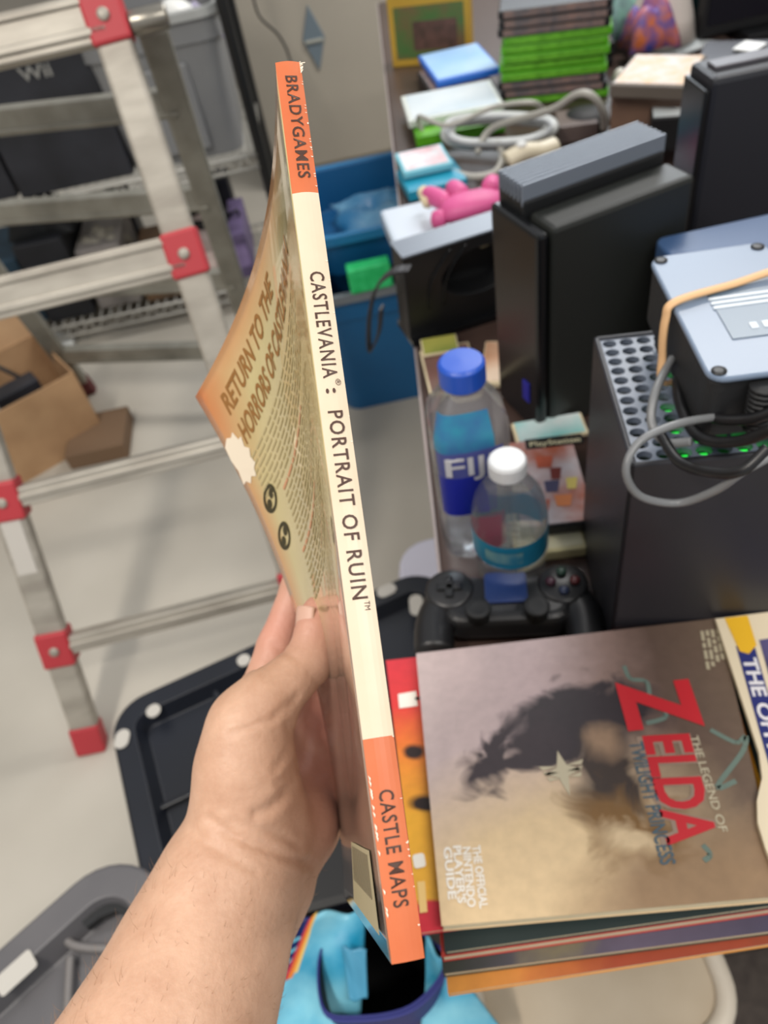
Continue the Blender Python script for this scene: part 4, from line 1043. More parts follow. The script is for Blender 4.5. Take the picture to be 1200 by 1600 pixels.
# red and yellow guide, sticking out on the left
m_ry = art_mat('red_yellow_art', (1, [(0, (196, 46, 60)), (.07, (196, 50, 62)), (.09, (222, 168, 60)), (.35, (232, 170, 50)), (.62, (226, 120, 44)), (.80, (206, 52, 50)), (1, (200, 48, 58))]),
                [(.045, .60, .03, .03, 30, (40, 24, 20), .3, .03), (.075, .40, .05, .03, -20, (36, 22, 18), .3, .04)])
mg, qy, _ = magazine('red and yellow guide book sticking out at the left of the front pile', ((603, 1032), (1115, 975), (1235, 1378), (655, 1458)), ZT + .0378, .0055, m_ry)
zc = ZT + .0378 + .0055 + .0002
mb = MB(); mb.prism([P(622, 1085, zc), P(650, 1080, zc), P(653, 1103, zc), P(624, 1107, zc)], .0004); mb.build('rating_square', m_inkw, mg)
text_on('rating_letter', 'T', P(648, 1084, zc + .0006), P(651, 1100, zc + .0006), P(649, 1090, zc) - P(628, 1090, zc), .009, m_ink, mg, bold=.03)
MB().prism(rpoly(P(655, 1345, zc), np.array([.004, 0, 0]), np.array([0, .0045, 0]), .002), .0004).build('emblem', m_inkw, mg)
MB().prism([P(652, 1378, zc), P(664, 1377, zc), P(668, 1425, zc), P(656, 1427, zc)], .0004).build('credit_block', mat('tan_ink', (226, 190, 120), .5), mg)
A_, B_ = P(662, 1443, zc + .0004), P(692, 1440, zc + .0004)

# top guide with the grey-brown cover
ZH = ZT + .0440; HH = .0115
zelda_art = art_mat('misty_brown_art', (0, [(0, (188, 170, 168)), (.38, (186, 164, 164)), (.62, (140, 116, 108)), (.80, (96, 76, 66)), (1, (104, 86, 72))]),
    [(.28, .10, .50, .34, 24, (214, 188, 148), .45, .10),
     (.75, .05, .30, .16, 10, (150, 122, 92), .5, .12),
     (.50, .64, .25, .14, 12, (50, 42, 46), .24, .28),
     (.28, .56, .18, .085, 34, (56, 46, 50), .3, .30),
     (.56, .42, .10, .16, 0, (60, 48, 42), .4, .25),
     (.61, .24, .15, .11, -30, (120, 88, 48), .45, .34),
     (.60, .20, .075, .045, -20, (206, 182, 146), .5, .16),
     (.57, .55, .05, .06, 0, (150, 122, 98), .6, .10)])
ztop = ZH + HH
zq = ((650, 1021), (1122, 966), (1222, 1400), (690, 1447))
mz_, q, uvf = magazine('guide book with a misty grey-brown cover and large red title', zq, ZH, HH, zelda_art)
zc = ztop + .0002
m_zred = mat('title_red', (196, 34, 44), .4); m_zshadow = mat('title_outline', (96, 30, 30), .5)
def along(name, s, a, b, cap, m, host_, z, bold=0, off=.0003, spacing=1.0, shear=0):
    A, B = P(*a, z), P(*b, z); d = nrm(B - A); return text_on(name, s, A, B, np.cross(UP, d), cap, m, host_, bold, off, spacing, shear)
# title letters run down the cover, tops to the right
along('title_initial', 'Z', (966, 1066), (988, 1146), .050, m_zred, mz_, zc + .0002, bold=.035)
along('title_lettering', 'ELDA', (1006, 1150), (1046, 1322), .031, m_zred, mz_, zc + .0002, bold=.03)
along('title_shadow', 'ELDA', (1000, 1151), (1041, 1324), .033, mat('title_glow', (150, 128, 112), .5), mz_, zc - .0000, bold=.06)
along('small_title', 'THE LEGEND OF', (1078, 1150), (1124, 1300), .0055, mat('title_pale', (196, 186, 160), .5), mz_, zc + .0002, bold=.01)
along('subtitle', 'TWILIGHT PRINCESS', (983, 1160), (1033, 1352), .0095, mat('title_teal', (70, 92, 104), .5), mz_, zc + .0002, bold=.02)
for i, s in enumerate(('THE OFFICIAL', 'NINTENDO', 'PLAYER\'S', 'GUIDE')):
    x0_ = 742 - i * 15
    along('guide_lettering', s, (x0_ - 4, 1322 + (i % 2) * 2), (x0_ + 8 - (4 if i else 0), 1420 - (0, 2, 8, 14)[i]), .0052, m_inkw, mz_, zc + .0002, bold=.03)
for i in range(5):   # small illegible block of words at the back right
    A, B = P(1094 + i * 8, 986 - i * 1, zc), P(1104 + i * 8, 1046 - i * 4, zc); d = nrm(B - A); u_ = np.cross(UP, d)
    mb = MB(); f = 0
    while f < .95:
        l = rng.uniform(.12, .28); a = A + (B - A) * f; b_ = A + (B - A) * min(f + l, 1); mb.prism([a, b_, b_ + u_ * .0024, a + u_ * .0024], .0003); f += l + .06
    mb.build('cover_words', mat('pale_words', (176, 166, 140), .5), mz_)
# pale crest with wings
cr = P(880, 1206, zc); d = nrm(P(895, 1262, zc) - P(868, 1165, zc)); u_ = np.cross(UP, d); L_ = .014
mb = MB()
mb.prism([cr - d * L_ * 1.1 , cr - d * L_ * .3 + u_ * L_ * .25, cr + d * L_ * .0 + u_ * L_ * .9, cr + d * L_ * .25 + u_ * L_ * .2, cr + d * L_ * 1.2, cr + d * L_ * .25 - u_ * L_ * .3, cr - u_ * L_ * .95, cr - d * L_ * .25 - u_ * L_ * .25], .0004)
for s in (-1, 1):
    for k in range(3): a = cr + u_ * s * L_ * .2 + d * L_ * (-.3 + k * .3); mb.prism([a, a + u_ * s * L_ * (.9 - k * .12) - d * L_ * .15, a + u_ * s * L_ * (.75 - k * .1) + d * L_ * .08], .0004)
mb.build('crest', mat('crest_pale', (186, 176, 150), .5), mz_)
# teal wisps around the title
for pts in ([(975, 1040), (985, 1060), (1010, 1065), (1015, 1090)], [(1000, 1095), (1030, 1100), (1040, 1120), (1010, 1130)], [(1110, 1140), (1150, 1160), (1165, 1150), (1160, 1175), (1120, 1230), (1150, 1220)], [(1098, 1320), (1110, 1335), (1100, 1345)]):
    mb = MB(); s = spline([P(x, y, zc + .0001) for x, y in pts], 20)
    for i in range(len(s) - 1):
        d = nrm(s[i + 1] - s[i]); n_ = np.cross(UP, d) * .0016; mb.add([s[i] - n_, s[i + 1] - n_, s[i + 1] + n_, s[i] + n_], [(0, 1, 2, 3)])
    mb.build('teal_wisp', mat('wisp_teal', (104, 122, 112), .5), mz_)

# official guide overlapping at the right
def side_guide():
    z = ztop + .0012; h = .0035
    out = [(1118, 967), (1290, 945), (1400, 1330), (1215, 1372), (1196, 1325), (1184, 1285), (1183, 1250), (1191, 1215), (1186, 1175), (1168, 1120), (1145, 1050)]
    q = [P(x, y, z + h) for x, y in out]
    t = thing('magazine', (sum(q) / len(q)) * [1, 1, 0] + UP * z, 'cream guide book with a navy title band at the right', 'magazine', 'magazines in the front pile')
    MB().prism([p - UP * h for p in q], h - .0005).build('pages', m_paper, t)
    MB().prism([p - UP * .0004 for p in q], .0005).build('front_cover', mat('cream_cover2', (222, 208, 180), .4), t)
    zz_ = z + h + .0003
    MB().prism([P(x, y, zz_) for x, y in ((1150, 1010), (1178, 1006), (1262, 1300), (1232, 1306))], .0003).build('navy_band', mat('navy_print', (34, 42, 110), .4), t)
    MB().prism([P(x, y, zz_ + .0002) for x, y in ((1132, 966), (1168, 962), (1182, 1008), (1170, 1022), (1156, 1018))], .0003).build('yellow_badge', mat('yellow_print', (228, 178, 40), .4), t)
    along('title_lettering', 'THE OFFICIAL', (1160, 1028), (1225, 1255), .0095, mat('white_title', (222, 220, 224), .5), t, zz_ + .0005, bold=.03)
    MB().prism([P(x, y, zz_) for x, y in ((1186, 1000), (1290, 985), (1380, 1290), (1270, 1300))], .0002).build('cover_picture', mat('violet_print', (96, 90, 140), .4, c2=(60, 50, 70), scale=20), t)
side_guide()

# ================================================================== UNDER / IN FRONT OF THE TABLE
tl_ = open_bin('storage_tote', 'cream plastic bin with a raised-rim lid below the front pile', 'storage tote', P(935, 1560, .36) * [1, 1, 0] + [0, .06, 0], (.115, 0, 0), (0, .10, 0), .36, mat('cream_bin', (204, 192, 172), .45), taper=.9, r=.05)
cl = P(935, 1560, .36) * [1, 1, 0] + [0, .06, 0]

MB().prism(rpoly(cl + UP * .366, np.array([.128, 0, 0]), np.array([0, .118, 0]), .05, 8), .006).build('lid', mat('cream_lid', (196, 182, 160), .5, c2=(180, 164, 140), scale=8), tl_, bevel=.002)
rp_ = rpoly(cl + UP * .374, np.array([.124, 0, 0]), np.array([0, .114, 0]), .048, 8)
MB().tube(rp_, .010, 10, closed=True).build('lid_rim', mat('cream_lid_rim', (212, 202, 186), .45), tl_, smooth=True)
# dark floor mat right
tag(MB().prism([P(1085, 1500, .02), P(1400, 1440, .02), P(1500, 1750, .02), P(1100, 1800, .02)], -.018).build('floor_mat', mat('brown_mat', (84, 76, 70), .9, c2=(70, 62, 58), scale=60, bump=.3), None, bevel=.004),
    'dark brown mat on the floor at the bottom right corner', 'mat')
# navy bag with black inside
def navy_bag():
    z = .50
    rim = [(505, 1575), (560, 1588), (640, 1572), (690, 1520), (686, 1480), (620, 1440), (540, 1440), (500, 1490)]
    top = spline([P(x, y, z) for x, y in rim], 48, True); c = sum(top) / len(top)
    t = thing('tote_bag', c * [1, 1, 0] + UP * .12, 'navy blue shopping bag with a black inside, below the book', 'bag')
    n = len(top); vs = []; fs = []
    lv = [(.0, 1.0), (-.02, 1.02), (-.12, 1.02), (-.24, .95), (-.38, .85)]
    for dz, s in lv: vs += [c + (p - c) * s * [1, 1, 0] + UP * dz for p in top]
    for i in range(len(lv) - 1): fs += [(i * n + k, i * n + (k + 1) % n, (i + 1) * n + (k + 1) % n, (i + 1) * n + k) for k in range(n)]
    fs.append(tuple((len(lv) - 1) * n + k for k in range(n)))
    MB().add(vs, fs).build('outer_shell', mat('navy_fabric', (34, 40, 112), .6, bump=.2, scale=200), t, smooth=True, solid=.002)
    vs = []; fs = []
    lv = [(-.004, .975), (-.1, .96), (-.22, .85)]
    for dz, s in lv: vs += [c + (p - c) * s * [1, 1, 0] + UP * dz for p in top]
    for i in range(len(lv) - 1): fs += [(i * n + k, i * n + (k + 1) % n, (i + 1) * n + (k + 1) % n, (i + 1) * n + k) for k in range(n)]
    fs.append(tuple((len(lv) - 1) * n + k for k in range(n)))
    MB().add(vs, fs).build('lining', mat('black_lining', (12, 12, 14), .7), t, smooth=True)
    MB().tube([p - UP * .012 for p in [c + (p - c) * 1.025 for p in top]], .0016, 6, closed=True).build('seam', mat('navy_seam', (60, 66, 140), .6), t, smooth=True)
navy_bag()
# cyan printed wrapping (two pieces) and the rainbow stripe
def sheet(name, label, cat, poly, z, m, thick=.003, amp=.006, seed=1, extra=None):
    """crinkled sheet filling a quad given by 4 pixel corners with their heights"""
    q = [P(x, y, zz_) for x, y, zz_ in poly]; rg = np.random.default_rng(seed); ph = rg.uniform(0, 6, 8)
    def fn(u, v):
        p = q[0] * (1 - u) * (1 - v) + q[1] * u * (1 - v) + q[2] * u * v + q[3] * (1 - u) * v
        k = sum(math.sin(ph[i] + (i + 3) * 1.3 * (u * math.cos(ph[i]) + v * math.sin(ph[i]))) for i in range(8)) / 4
        return p + UP * amp * k + np.array([.3, .8, 0]) * amp * math.sin(7 * u + ph[0]) * .6
    t = thing(name, sum(q) / 4, label, cat)
    MB().grid(fn, 22, 22).build('sheet', m, t, smooth=True, solid=thick)
    return t, fn
m_cyan = mat('cyan_print', (32, 150, 190), .35, c2=(140, 208, 226), scale=14)
tc1, fn1 = sheet('gift_bag', 'bright cyan patterned bag with an orange stripe, beside the forearm', 'bag', ((482, 1440, .52), (572, 1412, .52), (560, 1640, .44), (395, 1640, .42)), 0, m_cyan, amp=.006, seed=4)
def strip(fn, u0, u1, v0, v1, off):
    return MB().grid(lambda a, b: fn(u0 + (u1 - u0) * a, v0 + (v1 - v0) * b) + UP * off, 4, 16)
strip(fn1, .06, .12, -.02, .45, .003).build('orange_stripe', mat('stripe_orange', (230, 130, 40), .4), tc1, smooth=True)
strip(fn1, .0, .06, -.02, .45, .003).build('red_stripe', mat('stripe_red', (190, 44, 60), .4), tc1, smooth=True)
strip(fn1, .12, .17, -.02, .42, .003).build('yellow_stripe', mat('stripe_yellow', (236, 200, 110), .4), tc1, smooth=True)
tn, fn2 = sheet('gift_bag', 'navy blue bag panel with pale stripes, next to the orange stripe', 'bag', ((448, 1440, .515), (485, 1432, .515), (480, 1560, .45), (430, 1570, .44)), 0, mat('navy_print2', (26, 40, 100), .4), amp=.003, seed=6)
for k in range(4): strip(fn2, .1, .8, .26 + k * .11, .30 + k * .11, .004).build('pale_stripe', mat('pale_cyan', (110, 190, 214), .4), tn, smooth=True)
sheet('gift_bag', 'light blue rounded bag handle tag hanging over the navy bag', 'bag', ((536, 1480, .515), (572, 1484, .515), (574, 1560, .49), (546, 1564, .49)), 0, mat('mid_cyan', (74, 150, 184), .4), amp=.002, seed=8)
sheet('gift_bag', 'cyan patterned bag right of the navy bag, under the front pile', 'bag', ((668, 1470, .50), (700, 1510, .50), (790, 1620, .42), (655, 1640, .42)), 0, m_cyan, amp=.006, seed=12)
sheet('gift_bag', 'dark green bag behind the forearm at the bottom', 'bag', ((440, 1540, .43), (470, 1540, .43), (470, 1680, .40), (400, 1680, .40)), 0, mat('dark_green_bag', (26, 60, 44), .5), amp=.004, seed=14)
# black box in front of the black lid (behind the wrist)
tag(MB().prism([P(x, y, .50) for x, y in ((400, 1300), (560, 1235), (590, 1400), (380, 1455))], -.14).build('equipment_case', mat('deep_black', (14, 14, 16), .5), None, bevel=.010), 'black case with a rounded edge behind the wrist', 'case')
tag(MB().prism([np.array([q[0], min(q[1], .375), .355]) for q in (P(x, y, .50) for x, y in ((400, 1300), (560, 1235), (590, 1400), (380, 1455)))], -.35).build('equipment_crate', m_black, None, bevel=.006), 'black crate under the black case behind the wrist', 'crate')

# ================================================================== HELD BOOK
LB = .205
spT = np.array([(430 - 600) / F * .262, (98 - 800) / F * .262, .262]); spB = np.array([(612 - 600) / F * .195, (1507 - 800) / F * .195, .195])
foB = np.array([(537 - 600) / F * .385, (1400 - 800) / F * .385, .385]); foT = np.array([(305 - 600) / F * .42, (620 - 800) / F * .42, .42])
foM = np.array([(470 - 600) / F * .415, (985 - 800) / F * .415, .415])
d0 = nrm(foB - spB)
def spine_pt(v): return spT + (spB - spT) * v
cM = 2 * foM - .5 * foT - .5 * foB
def fore_pt(v): return (1 - v) ** 2 * foT + 2 * v * (1 - v) * cM + v * v * foB
P2T = np.array([-.064, -.101, .368])
def surf(u, v):                    # u: 0 spine .. 1 fore edge, v: 0 top .. 1 bottom (camera space)
    p0 = spine_pt(v); p3 = fore_pt(v); p1 = p0 + d0 * .07
    w = max(0, 1 - v) ** 1.0
    flat2 = p3 - nrm(p3 - p0) * .07
    p2 = flat2 * (1 - w) + (p3 + (P2T - foT)) * w
    return (1 - u) ** 3 * p0 + 3 * u * (1 - u) ** 2 * p1 + 3 * u * u * (1 - u) * p2 + u ** 3 * p3
def snorm(u, v):
    e = 1e-3; a = surf(min(u + e, 1), v) - surf(max(u - e, 0), v); b = surf(u, min(v + e, 1)) - surf(u, max(v - e, 0))
    n = np.cross(a, b); n = n / np.linalg.norm(n); return n if n[0] < 0 else -n      # points to the left side
TK = .0086
def S3(u, v, off=0.0): return cw(surf(u, v) + snorm(u, v) * off)
def book():
    t = thing('guide_book', S3(0, 1), 'thin guide book held upright, cream and orange spine towards the viewer', 'book')
    nu, nv = 36, 44
    # covers as thin shells, pages between
    def shell(o1, o2, name, m, uvs=True, inset=0.0):
        vs = []; fs = []
        for o in (o1, o2):
            for j in range(nv + 1):
                for i in range(nu + 1):
                    u, v = i / nu, j / nv
                    uu = inset * 0 + u * (1 - inset); vv = inset + v * (1 - 2 * inset)
                    vs.append(S3(uu, vv, o))
        K = (nu + 1) * (nv + 1); id_ = lambda i, j, k: k * K + j * (nu + 1) + i
        for j in range(nv):
            for i in range(nu):
                fs.append((id_(i, j, 0), id_(i + 1, j, 0), id_(i + 1, j + 1, 0), id_(i, j + 1, 0)))
                fs.append((id_(i, j, 1), id_(i, j + 1, 1), id_(i + 1, j + 1, 1), id_(i + 1, j, 1)))
        for i in range(nu):
            fs.append((id_(i, 0, 0), id_(i, 0, 1), id_(i + 1, 0, 1), id_(i + 1, 0, 0))); fs.append((id_(i, nv, 0), id_(i + 1, nv, 0), id_(i + 1, nv, 1), id_(i, nv, 1)))
        for j in range(nv):
            fs.append((id_(0, j, 0), id_(0, j + 1, 0), id_(0, j + 1, 1), id_(0, j, 1))); fs.append((id_(nu, j, 0), id_(nu, j, 1), id_(nu, j + 1, 1), id_(nu, j + 1, 0)))
        mb = MB(); mb.add(vs, fs)
        o = mb.build(name, m, t, smooth=True)
        ul = o.data.uv_layers.new(name='UVMap')
        for lp in o.data.loops:
            k = lp.vertex_index % K; ul.data[lp.index].uv = ((k % (nu + 1)) / nu, (k // (nu + 1)) / nv)
        # sharp borders
        for p in o.data.polygons: p.use_smooth = True
        return o
    # parchment print
    m = bpy.data.materials.new('parchment_cover'); m.use_nodes = True; nt = m.node_tree; b = nt.nodes['Principled BSDF']
    b.inputs['Roughness'].default_value = .22; b.inputs['Specular IOR Level'].default_value = .7; b.inputs['Coat Weight'].default_value = 1; b.inputs['Coat Roughness'].default_value = .05; b.inputs['Coat IOR'].default_value = 1.6
    N = nt.nodes.new; Lk = nt.links.new
    uv = N('ShaderNodeUVMap'); uv.uv_map = 'UVMap'
    nz = N('ShaderNodeTexNoise'); nz.inputs['Scale'].default_value = 6; nz.inputs['Detail'].default_value = 6; Lk(uv.outputs[0], nz.inputs[0])
    r0 = N('ShaderNodeValToRGB'); r0.color_ramp.elements[0].position = .3; r0.color_ramp.elements[1].position = .72
    r0.color_ramp.elements[0].color = (*lin((220, 202, 150)), 1); r0.color_ramp.elements[1].color = (*lin((206, 190, 132)), 1); Lk(nz.outputs[0], r0.inputs[0])
    sp = N('ShaderNodeSeparateXYZ'); Lk(uv.outputs[0], sp.inputs[0])
    # burnt orange at the fore edge and the top outer corner
    def mth(op, a, b_=None, c_=None):
        q = N('ShaderNodeMath'); q.operation = op
        for i, x in enumerate((a, b_, c_)):
            if x is None: continue
            if isinstance(x, (int, float)): q.inputs[i].default_value = x
            else: Lk(x, q.inputs[i])
        return q.outputs[0]
    du = mth('SUBTRACT', 1.0, sp.outputs[0]); dv = sp.outputs[1]
    # distance to corner (u=1, v=0)
    cor = mth('SQRT', mth('ADD', mth('MULTIPLY', du, du), mth('MULTIPLY', mth('MULTIPLY', dv, dv), 1.2)))
    k1 = N('ShaderNodeMapRange'); k1.inputs['From Min'].default_value = .02; k1.inputs['From Max'].default_value = .27; k1.inputs['To Min'].default_value = 1; k1.inputs['To Max'].default_value = 0; Lk(mth('ADD', cor, mth('MULTIPLY', mth('SUBTRACT', nz.outputs[0], .5), .15)), k1.inputs['Value'])
    k2 = N('ShaderNodeMapRange'); k2.inputs['From Min'].default_value = 0; k2.inputs['From Max'].default_value = .10; k2.inputs['To Min'].default_value = .75; k2.inputs['To Max'].default_value = 0; Lk(mth('MINIMUM', du, mth('ADD', dv, .01)), k2.inputs['Value'])
    fac = mth('MAXIMUM', k1.outputs[0], k2.outputs[0])
    mx = N('ShaderNodeMix'); mx.data_type = 'RGBA'; Lk(fac, mx.inputs[0]); Lk(r0.outputs[0], mx.inputs[6]); mx.inputs[7].default_value = (*lin((206, 118, 62)), 1)
    k4 = N('ShaderNodeMapRange'); k4.inputs['From Min'].default_value = .50; k4.inputs['From Max'].default_value = .60; Lk(dv, k4.inputs['Value'])
    mx4 = N('ShaderNodeMix'); mx4.data_type = 'RGBA'; Lk(k4.outputs[0], mx4.inputs[0]); Lk(mx.outputs[2], mx4.inputs[6]); mx4.inputs[7].default_value = (*lin((158, 134, 118)), 1); mx = mx4
    # grey stone-coloured lower quarter with dark foot band
    k3 = N('ShaderNodeMapRange'); k3.inputs['From Min'].default_value = .93; k3.inputs['From Max'].default_value = .94; Lk(dv, k3.inputs['Value'])
    mx2 = N('ShaderNodeMix'); mx2.data_type = 'RGBA'; Lk(k3.outputs[0], mx2.inputs[0]); Lk(mx.outputs[2], mx2.inputs[6]); mx2.inputs[7].default_value = (*lin((90, 78, 70)), 1)
    Lk(mx2.outputs[2], b.inputs['Base Color'])
    back = shell(.0, -.0003, 'back_cover', m)
    shell(-.0005, -TK + .0005, 'pages', m_paper, inset=.004)
    shell(-TK + .0003, -TK, 'front_cover', mat('front_cover_print', (120, 74, 50), .3, c2=(60, 40, 40), scale=20))
    # spine
    def sp3(v, w, out=0.0):   # w: 0 left edge .. 1 right edge, gently rounded
        a = surf(0, v); n = snorm(0, v); tg = nrm(spB - spT)
        side = nrm(-n); outv = -d0
        q = a + side * (TK * w) + outv * (.0006 * math.sin(math.pi * w) + out)
        return cw(q)
    # param by picture height
    def v_at(y, edge=0):
        lo, hi = 0., 1.
        for _ in range(40):
            m_ = (lo + hi) / 2; p = (spT + (spB - spT) * m_); yy = 800 + F * p[1] / p[2]
            if yy < y: lo = m_
            else: hi = m_
        return lo
    vA, vB = v_at(303), v_at(1156)
    def band(v0, v1, m, name):
        nvb = max(2, int(30 * (v1 - v0))); vs = []; fs = []
        for lay in (0.0, -.0005):
            for j in range(nvb + 1):
                for i in range(7): vs.append(sp3(v0 + (v1 - v0) * j / nvb, i / 6, lay))
        K = 7 * (nvb + 1)
        for j in range(nvb):
            for i in range(6):
                a = j * 7 + i; fs.append((a, a + 1, a + 8, a + 7)); fs.append((K + a, K + a + 7, K + a + 8, K + a + 1))
        for j in range(nvb):
            a = j * 7; fs.append((a, a + 7, K + a + 7, K + a)); a += 6; fs.append((a, K + a, K + a + 7, a + 7))
        for i in range(6):
            fs.append((i, K + i, K + i + 1, i + 1)); a = nvb * 7 + i; fs.append((a, a + 1, K + a + 1, K + a))
        return MB().add(vs, fs).build(name, m, t, smooth=False)
    m_or = mat('spine_orange', (196, 102, 60), .35, c2=(202, 110, 68), scale=60)
    m_cr = mat('spine_cream', (216, 198, 174), .4, c2=(210, 190, 164), scale=40)
    for a, b_, mm, nm in ((0, vA, m_or, 'orange_spine_top'), (vA, vB, m_cr, 'cream_spine_middle'), (vB, 1, m_or, 'orange_spine_foot')): band(a, b_, mm, nm)
    mi_o = mat('spine_ink', (64, 34, 18), .5)
    def sptext(s, y0, y1, lo, hi, bold=0, spacing=1.0, name='spine_lettering', mm=mi_o):
        v0, v1 = v_at(y0), v_at(y1)
        text_map(name, s, lambda x, y: sp3(v0 + (v1 - v0) * x, lo + (hi - lo) * y, .0002), mm, t, bold, spacing)
    sptext('BRADYGAMES', 121, 281, .32, .80, .012, 1.1)
    sptext('CASTLEVANIA', 428, 594, .26, .80, .012, 1.15)
    sptext('®', 596, 606, .66, .86, 0, name='registered_mark')
    sptext(':', 610, 618, .30, .80, .02)
    sptext('PORTRAIT OF RUIN', 645, 940, .26, .80, .012, 1.15)
    sptext('TM', 944, 958, .62, .82, 0, name='trade_mark')
    sptext('CASTLE MAPS', 1238, 1422, .28, .76, .012, 1.12)
    # worn white nicks along the spine's right edge and frayed corner
    mb = MB()
    for k in range(34):
        v = rng.choice([rng.uniform(0, vA), rng.uniform(0, .5), rng.uniform(vB, 1)]); w = .97 + rng.uniform(-.03, .03); l = rng.uniform(.0008, .002)
        a = sp3(v, w - .05, .00025); b_ = sp3(v + l, w, .0003); c_ = sp3(v + l * .2, 1.0, .0003); mb.add([a, b_, c_], [(0, 1, 2)])
    for k in range(18):  # short white strokes at the foot's left edge, standing in for a glint
        v = rng.uniform(vB + .03, vB + .16); a = sp3(v, .02, .0003); b_ = sp3(v + .006, .06, .0003); c_ = sp3(v + .003, .09, .0003); mb.add([a, b_, c_], [(0, 1, 2)])
    mb.build('edge_wear_and_glint', mat('worn_paper_and_glint', (236, 226, 206), .7), t); mb = MB()
    for k in range(9):
        a = sp3(.0 + .002 * k, .96, .0); dd = cw(surf(0, 0)) ; q = a + (PD(474 + rng.uniform(-3, 4), 96 + k * 1.5, .262) - a) * rng.uniform(.5, 1.1)
        mb.tube([a, (a + q) / 2, q], .00018, 4)
    mb.build('frayed_corner', mat('worn_paper_and_glint', (236, 226, 206), .7), t)
    # lettering on the back cover: x from the fore edge towards the spine
    m_b = mat('cover_brown_ink', (150, 104, 52), .5)
    def bt(s, u0, u1, v0, cap, bold=.02, mm=m_b, nm='cover_title', slope=0):
        # v grows downward, so letters' tops point to smaller v
        text_map(nm, s, lambda x, y: S3(u0 + (u1 - u0) * x, v0 - cap * y + slope * x, .0003), mm, t, bold)
    bt('RETURN TO THE', .91, .44, .085, .040)
    bt('HORRORS OF CASTLEVANIA', .90, .20, .150, .042)
    m_tx = mat('cover_text_ink', (184, 168, 124), .6); m_tr = mat('cover_red_ink', (206, 150, 112), .6)
    def words(u0, u1, v, mm, h=.0045):
        mb = MB(); u = u0
        while u > u1:
            l = rng.uniform(.02, .06); ue = max(u - l, u1)
            n = 3
            for i in range(n):
                a, c_ = u + (ue - u) * i / n, u + (ue - u) * (i + 1) / n
                mb.add([S3(a, v, .0003), S3(c_, v, .0003), S3(c_, v - h, .0003), S3(a, v - h, .0003)], [(0, 1, 2, 3)])
            u = ue - .010
        return mb
    lines = MB(); v = .178
    for k in range(25):
        if k in (8, 17): words(.80, .42, v, m_tr, .006).build('cover_red_line', m_tr, t, fix=False)
        elif k < 8: mb = words(.92, .20 + rng.uniform(0, .08), v, m_tx, .0045); lines.add(mb.v, mb.f)
        else: mb = words(.80, .20 + rng.uniform(0, .1), v, m_tx, .0045); lines.add(mb.v, mb.f)
        v += .0125 if k not in (7, 16) else .020
    lines.build('cover_text_lines', m_tx, t, fix=False);
    # two round dark emblems at the fore edge
    for (uc, vc) in ((.90, .262), (.90, .338)):
        mb = MB(); ru, rv = .046, .024
        vs = []; fs = []; n = 26
        for k in range(n):
            a = 2 * math.pi * k / n
            vs += [S3(uc + ru * math.cos(a), vc + rv * math.sin(a), .0003), S3(uc + ru * .70 * math.cos(a), vc + rv * .70 * math.sin(a), .0003)]
        fs = [(2 * k, 2 * ((k + 1) % n), 2 * ((k + 1) % n) + 1, 2 * k + 1) for k in range(n)]
        mb.add(vs, fs)
        for s0 in (-.33, .33):
            vs = []
            for k in range(14): a = 2 * math.pi * k / 14; vs.append(S3(uc + ru * (s0 + .33 * math.cos(a)), vc + rv * (s0 * .6 + .36 * math.sin(a)), .0003))
            mb.add(vs, [tuple(range(14))])
        mb.build('round_emblem', mat('emblem_ink', (60, 54, 30), .5), t, fix=False)
    # torn white sticker patch
    pu = [(.995, .112), (.97, .104), (.952, .112), (.935, .108), (.925, .128), (.908, .130), (.914, .148), (.895, .160), (.908, .172), (.898, .188), (.915, .192), (.922, .206), (.945, .196), (.962, .204), (.978, .192), (.996, .192), (.990, .165), (.998, .14)]
    MB().add([S3(a, c_, .00035) for a, c_ in pu], [tuple(range(len(pu)))]).build('torn_patch', mat('torn_white', (236, 222, 200), .8), t, fix=False)
    # pale barcode box near the foot
    def rect(u0, u1, v0, v1, off, mm, nm):
        MB().grid(lambda a, c_: S3(u0 + (u1 - u0) * a, v0 + (v1 - v0) * c_, off), 8, 8).build(nm, mm, t, fix=False)
    rect(.62, .10, .905, .985, .0004, mat('barcode_paper', (176, 170, 136), .4), 'barcode_panel')
    mb = MB()
    for k in range(16):
        u = .58 - k * .028; mb.add([S3(u, .91, .0006), S3(u - .009, .91, .0006), S3(u - .009, .955, .0006), S3(u, .955, .0006)], [(0, 1, 2, 3)])
    mb.build('barcode_bars', mat('bar_ink', (110, 104, 84), .5), t, fix=False)
book()

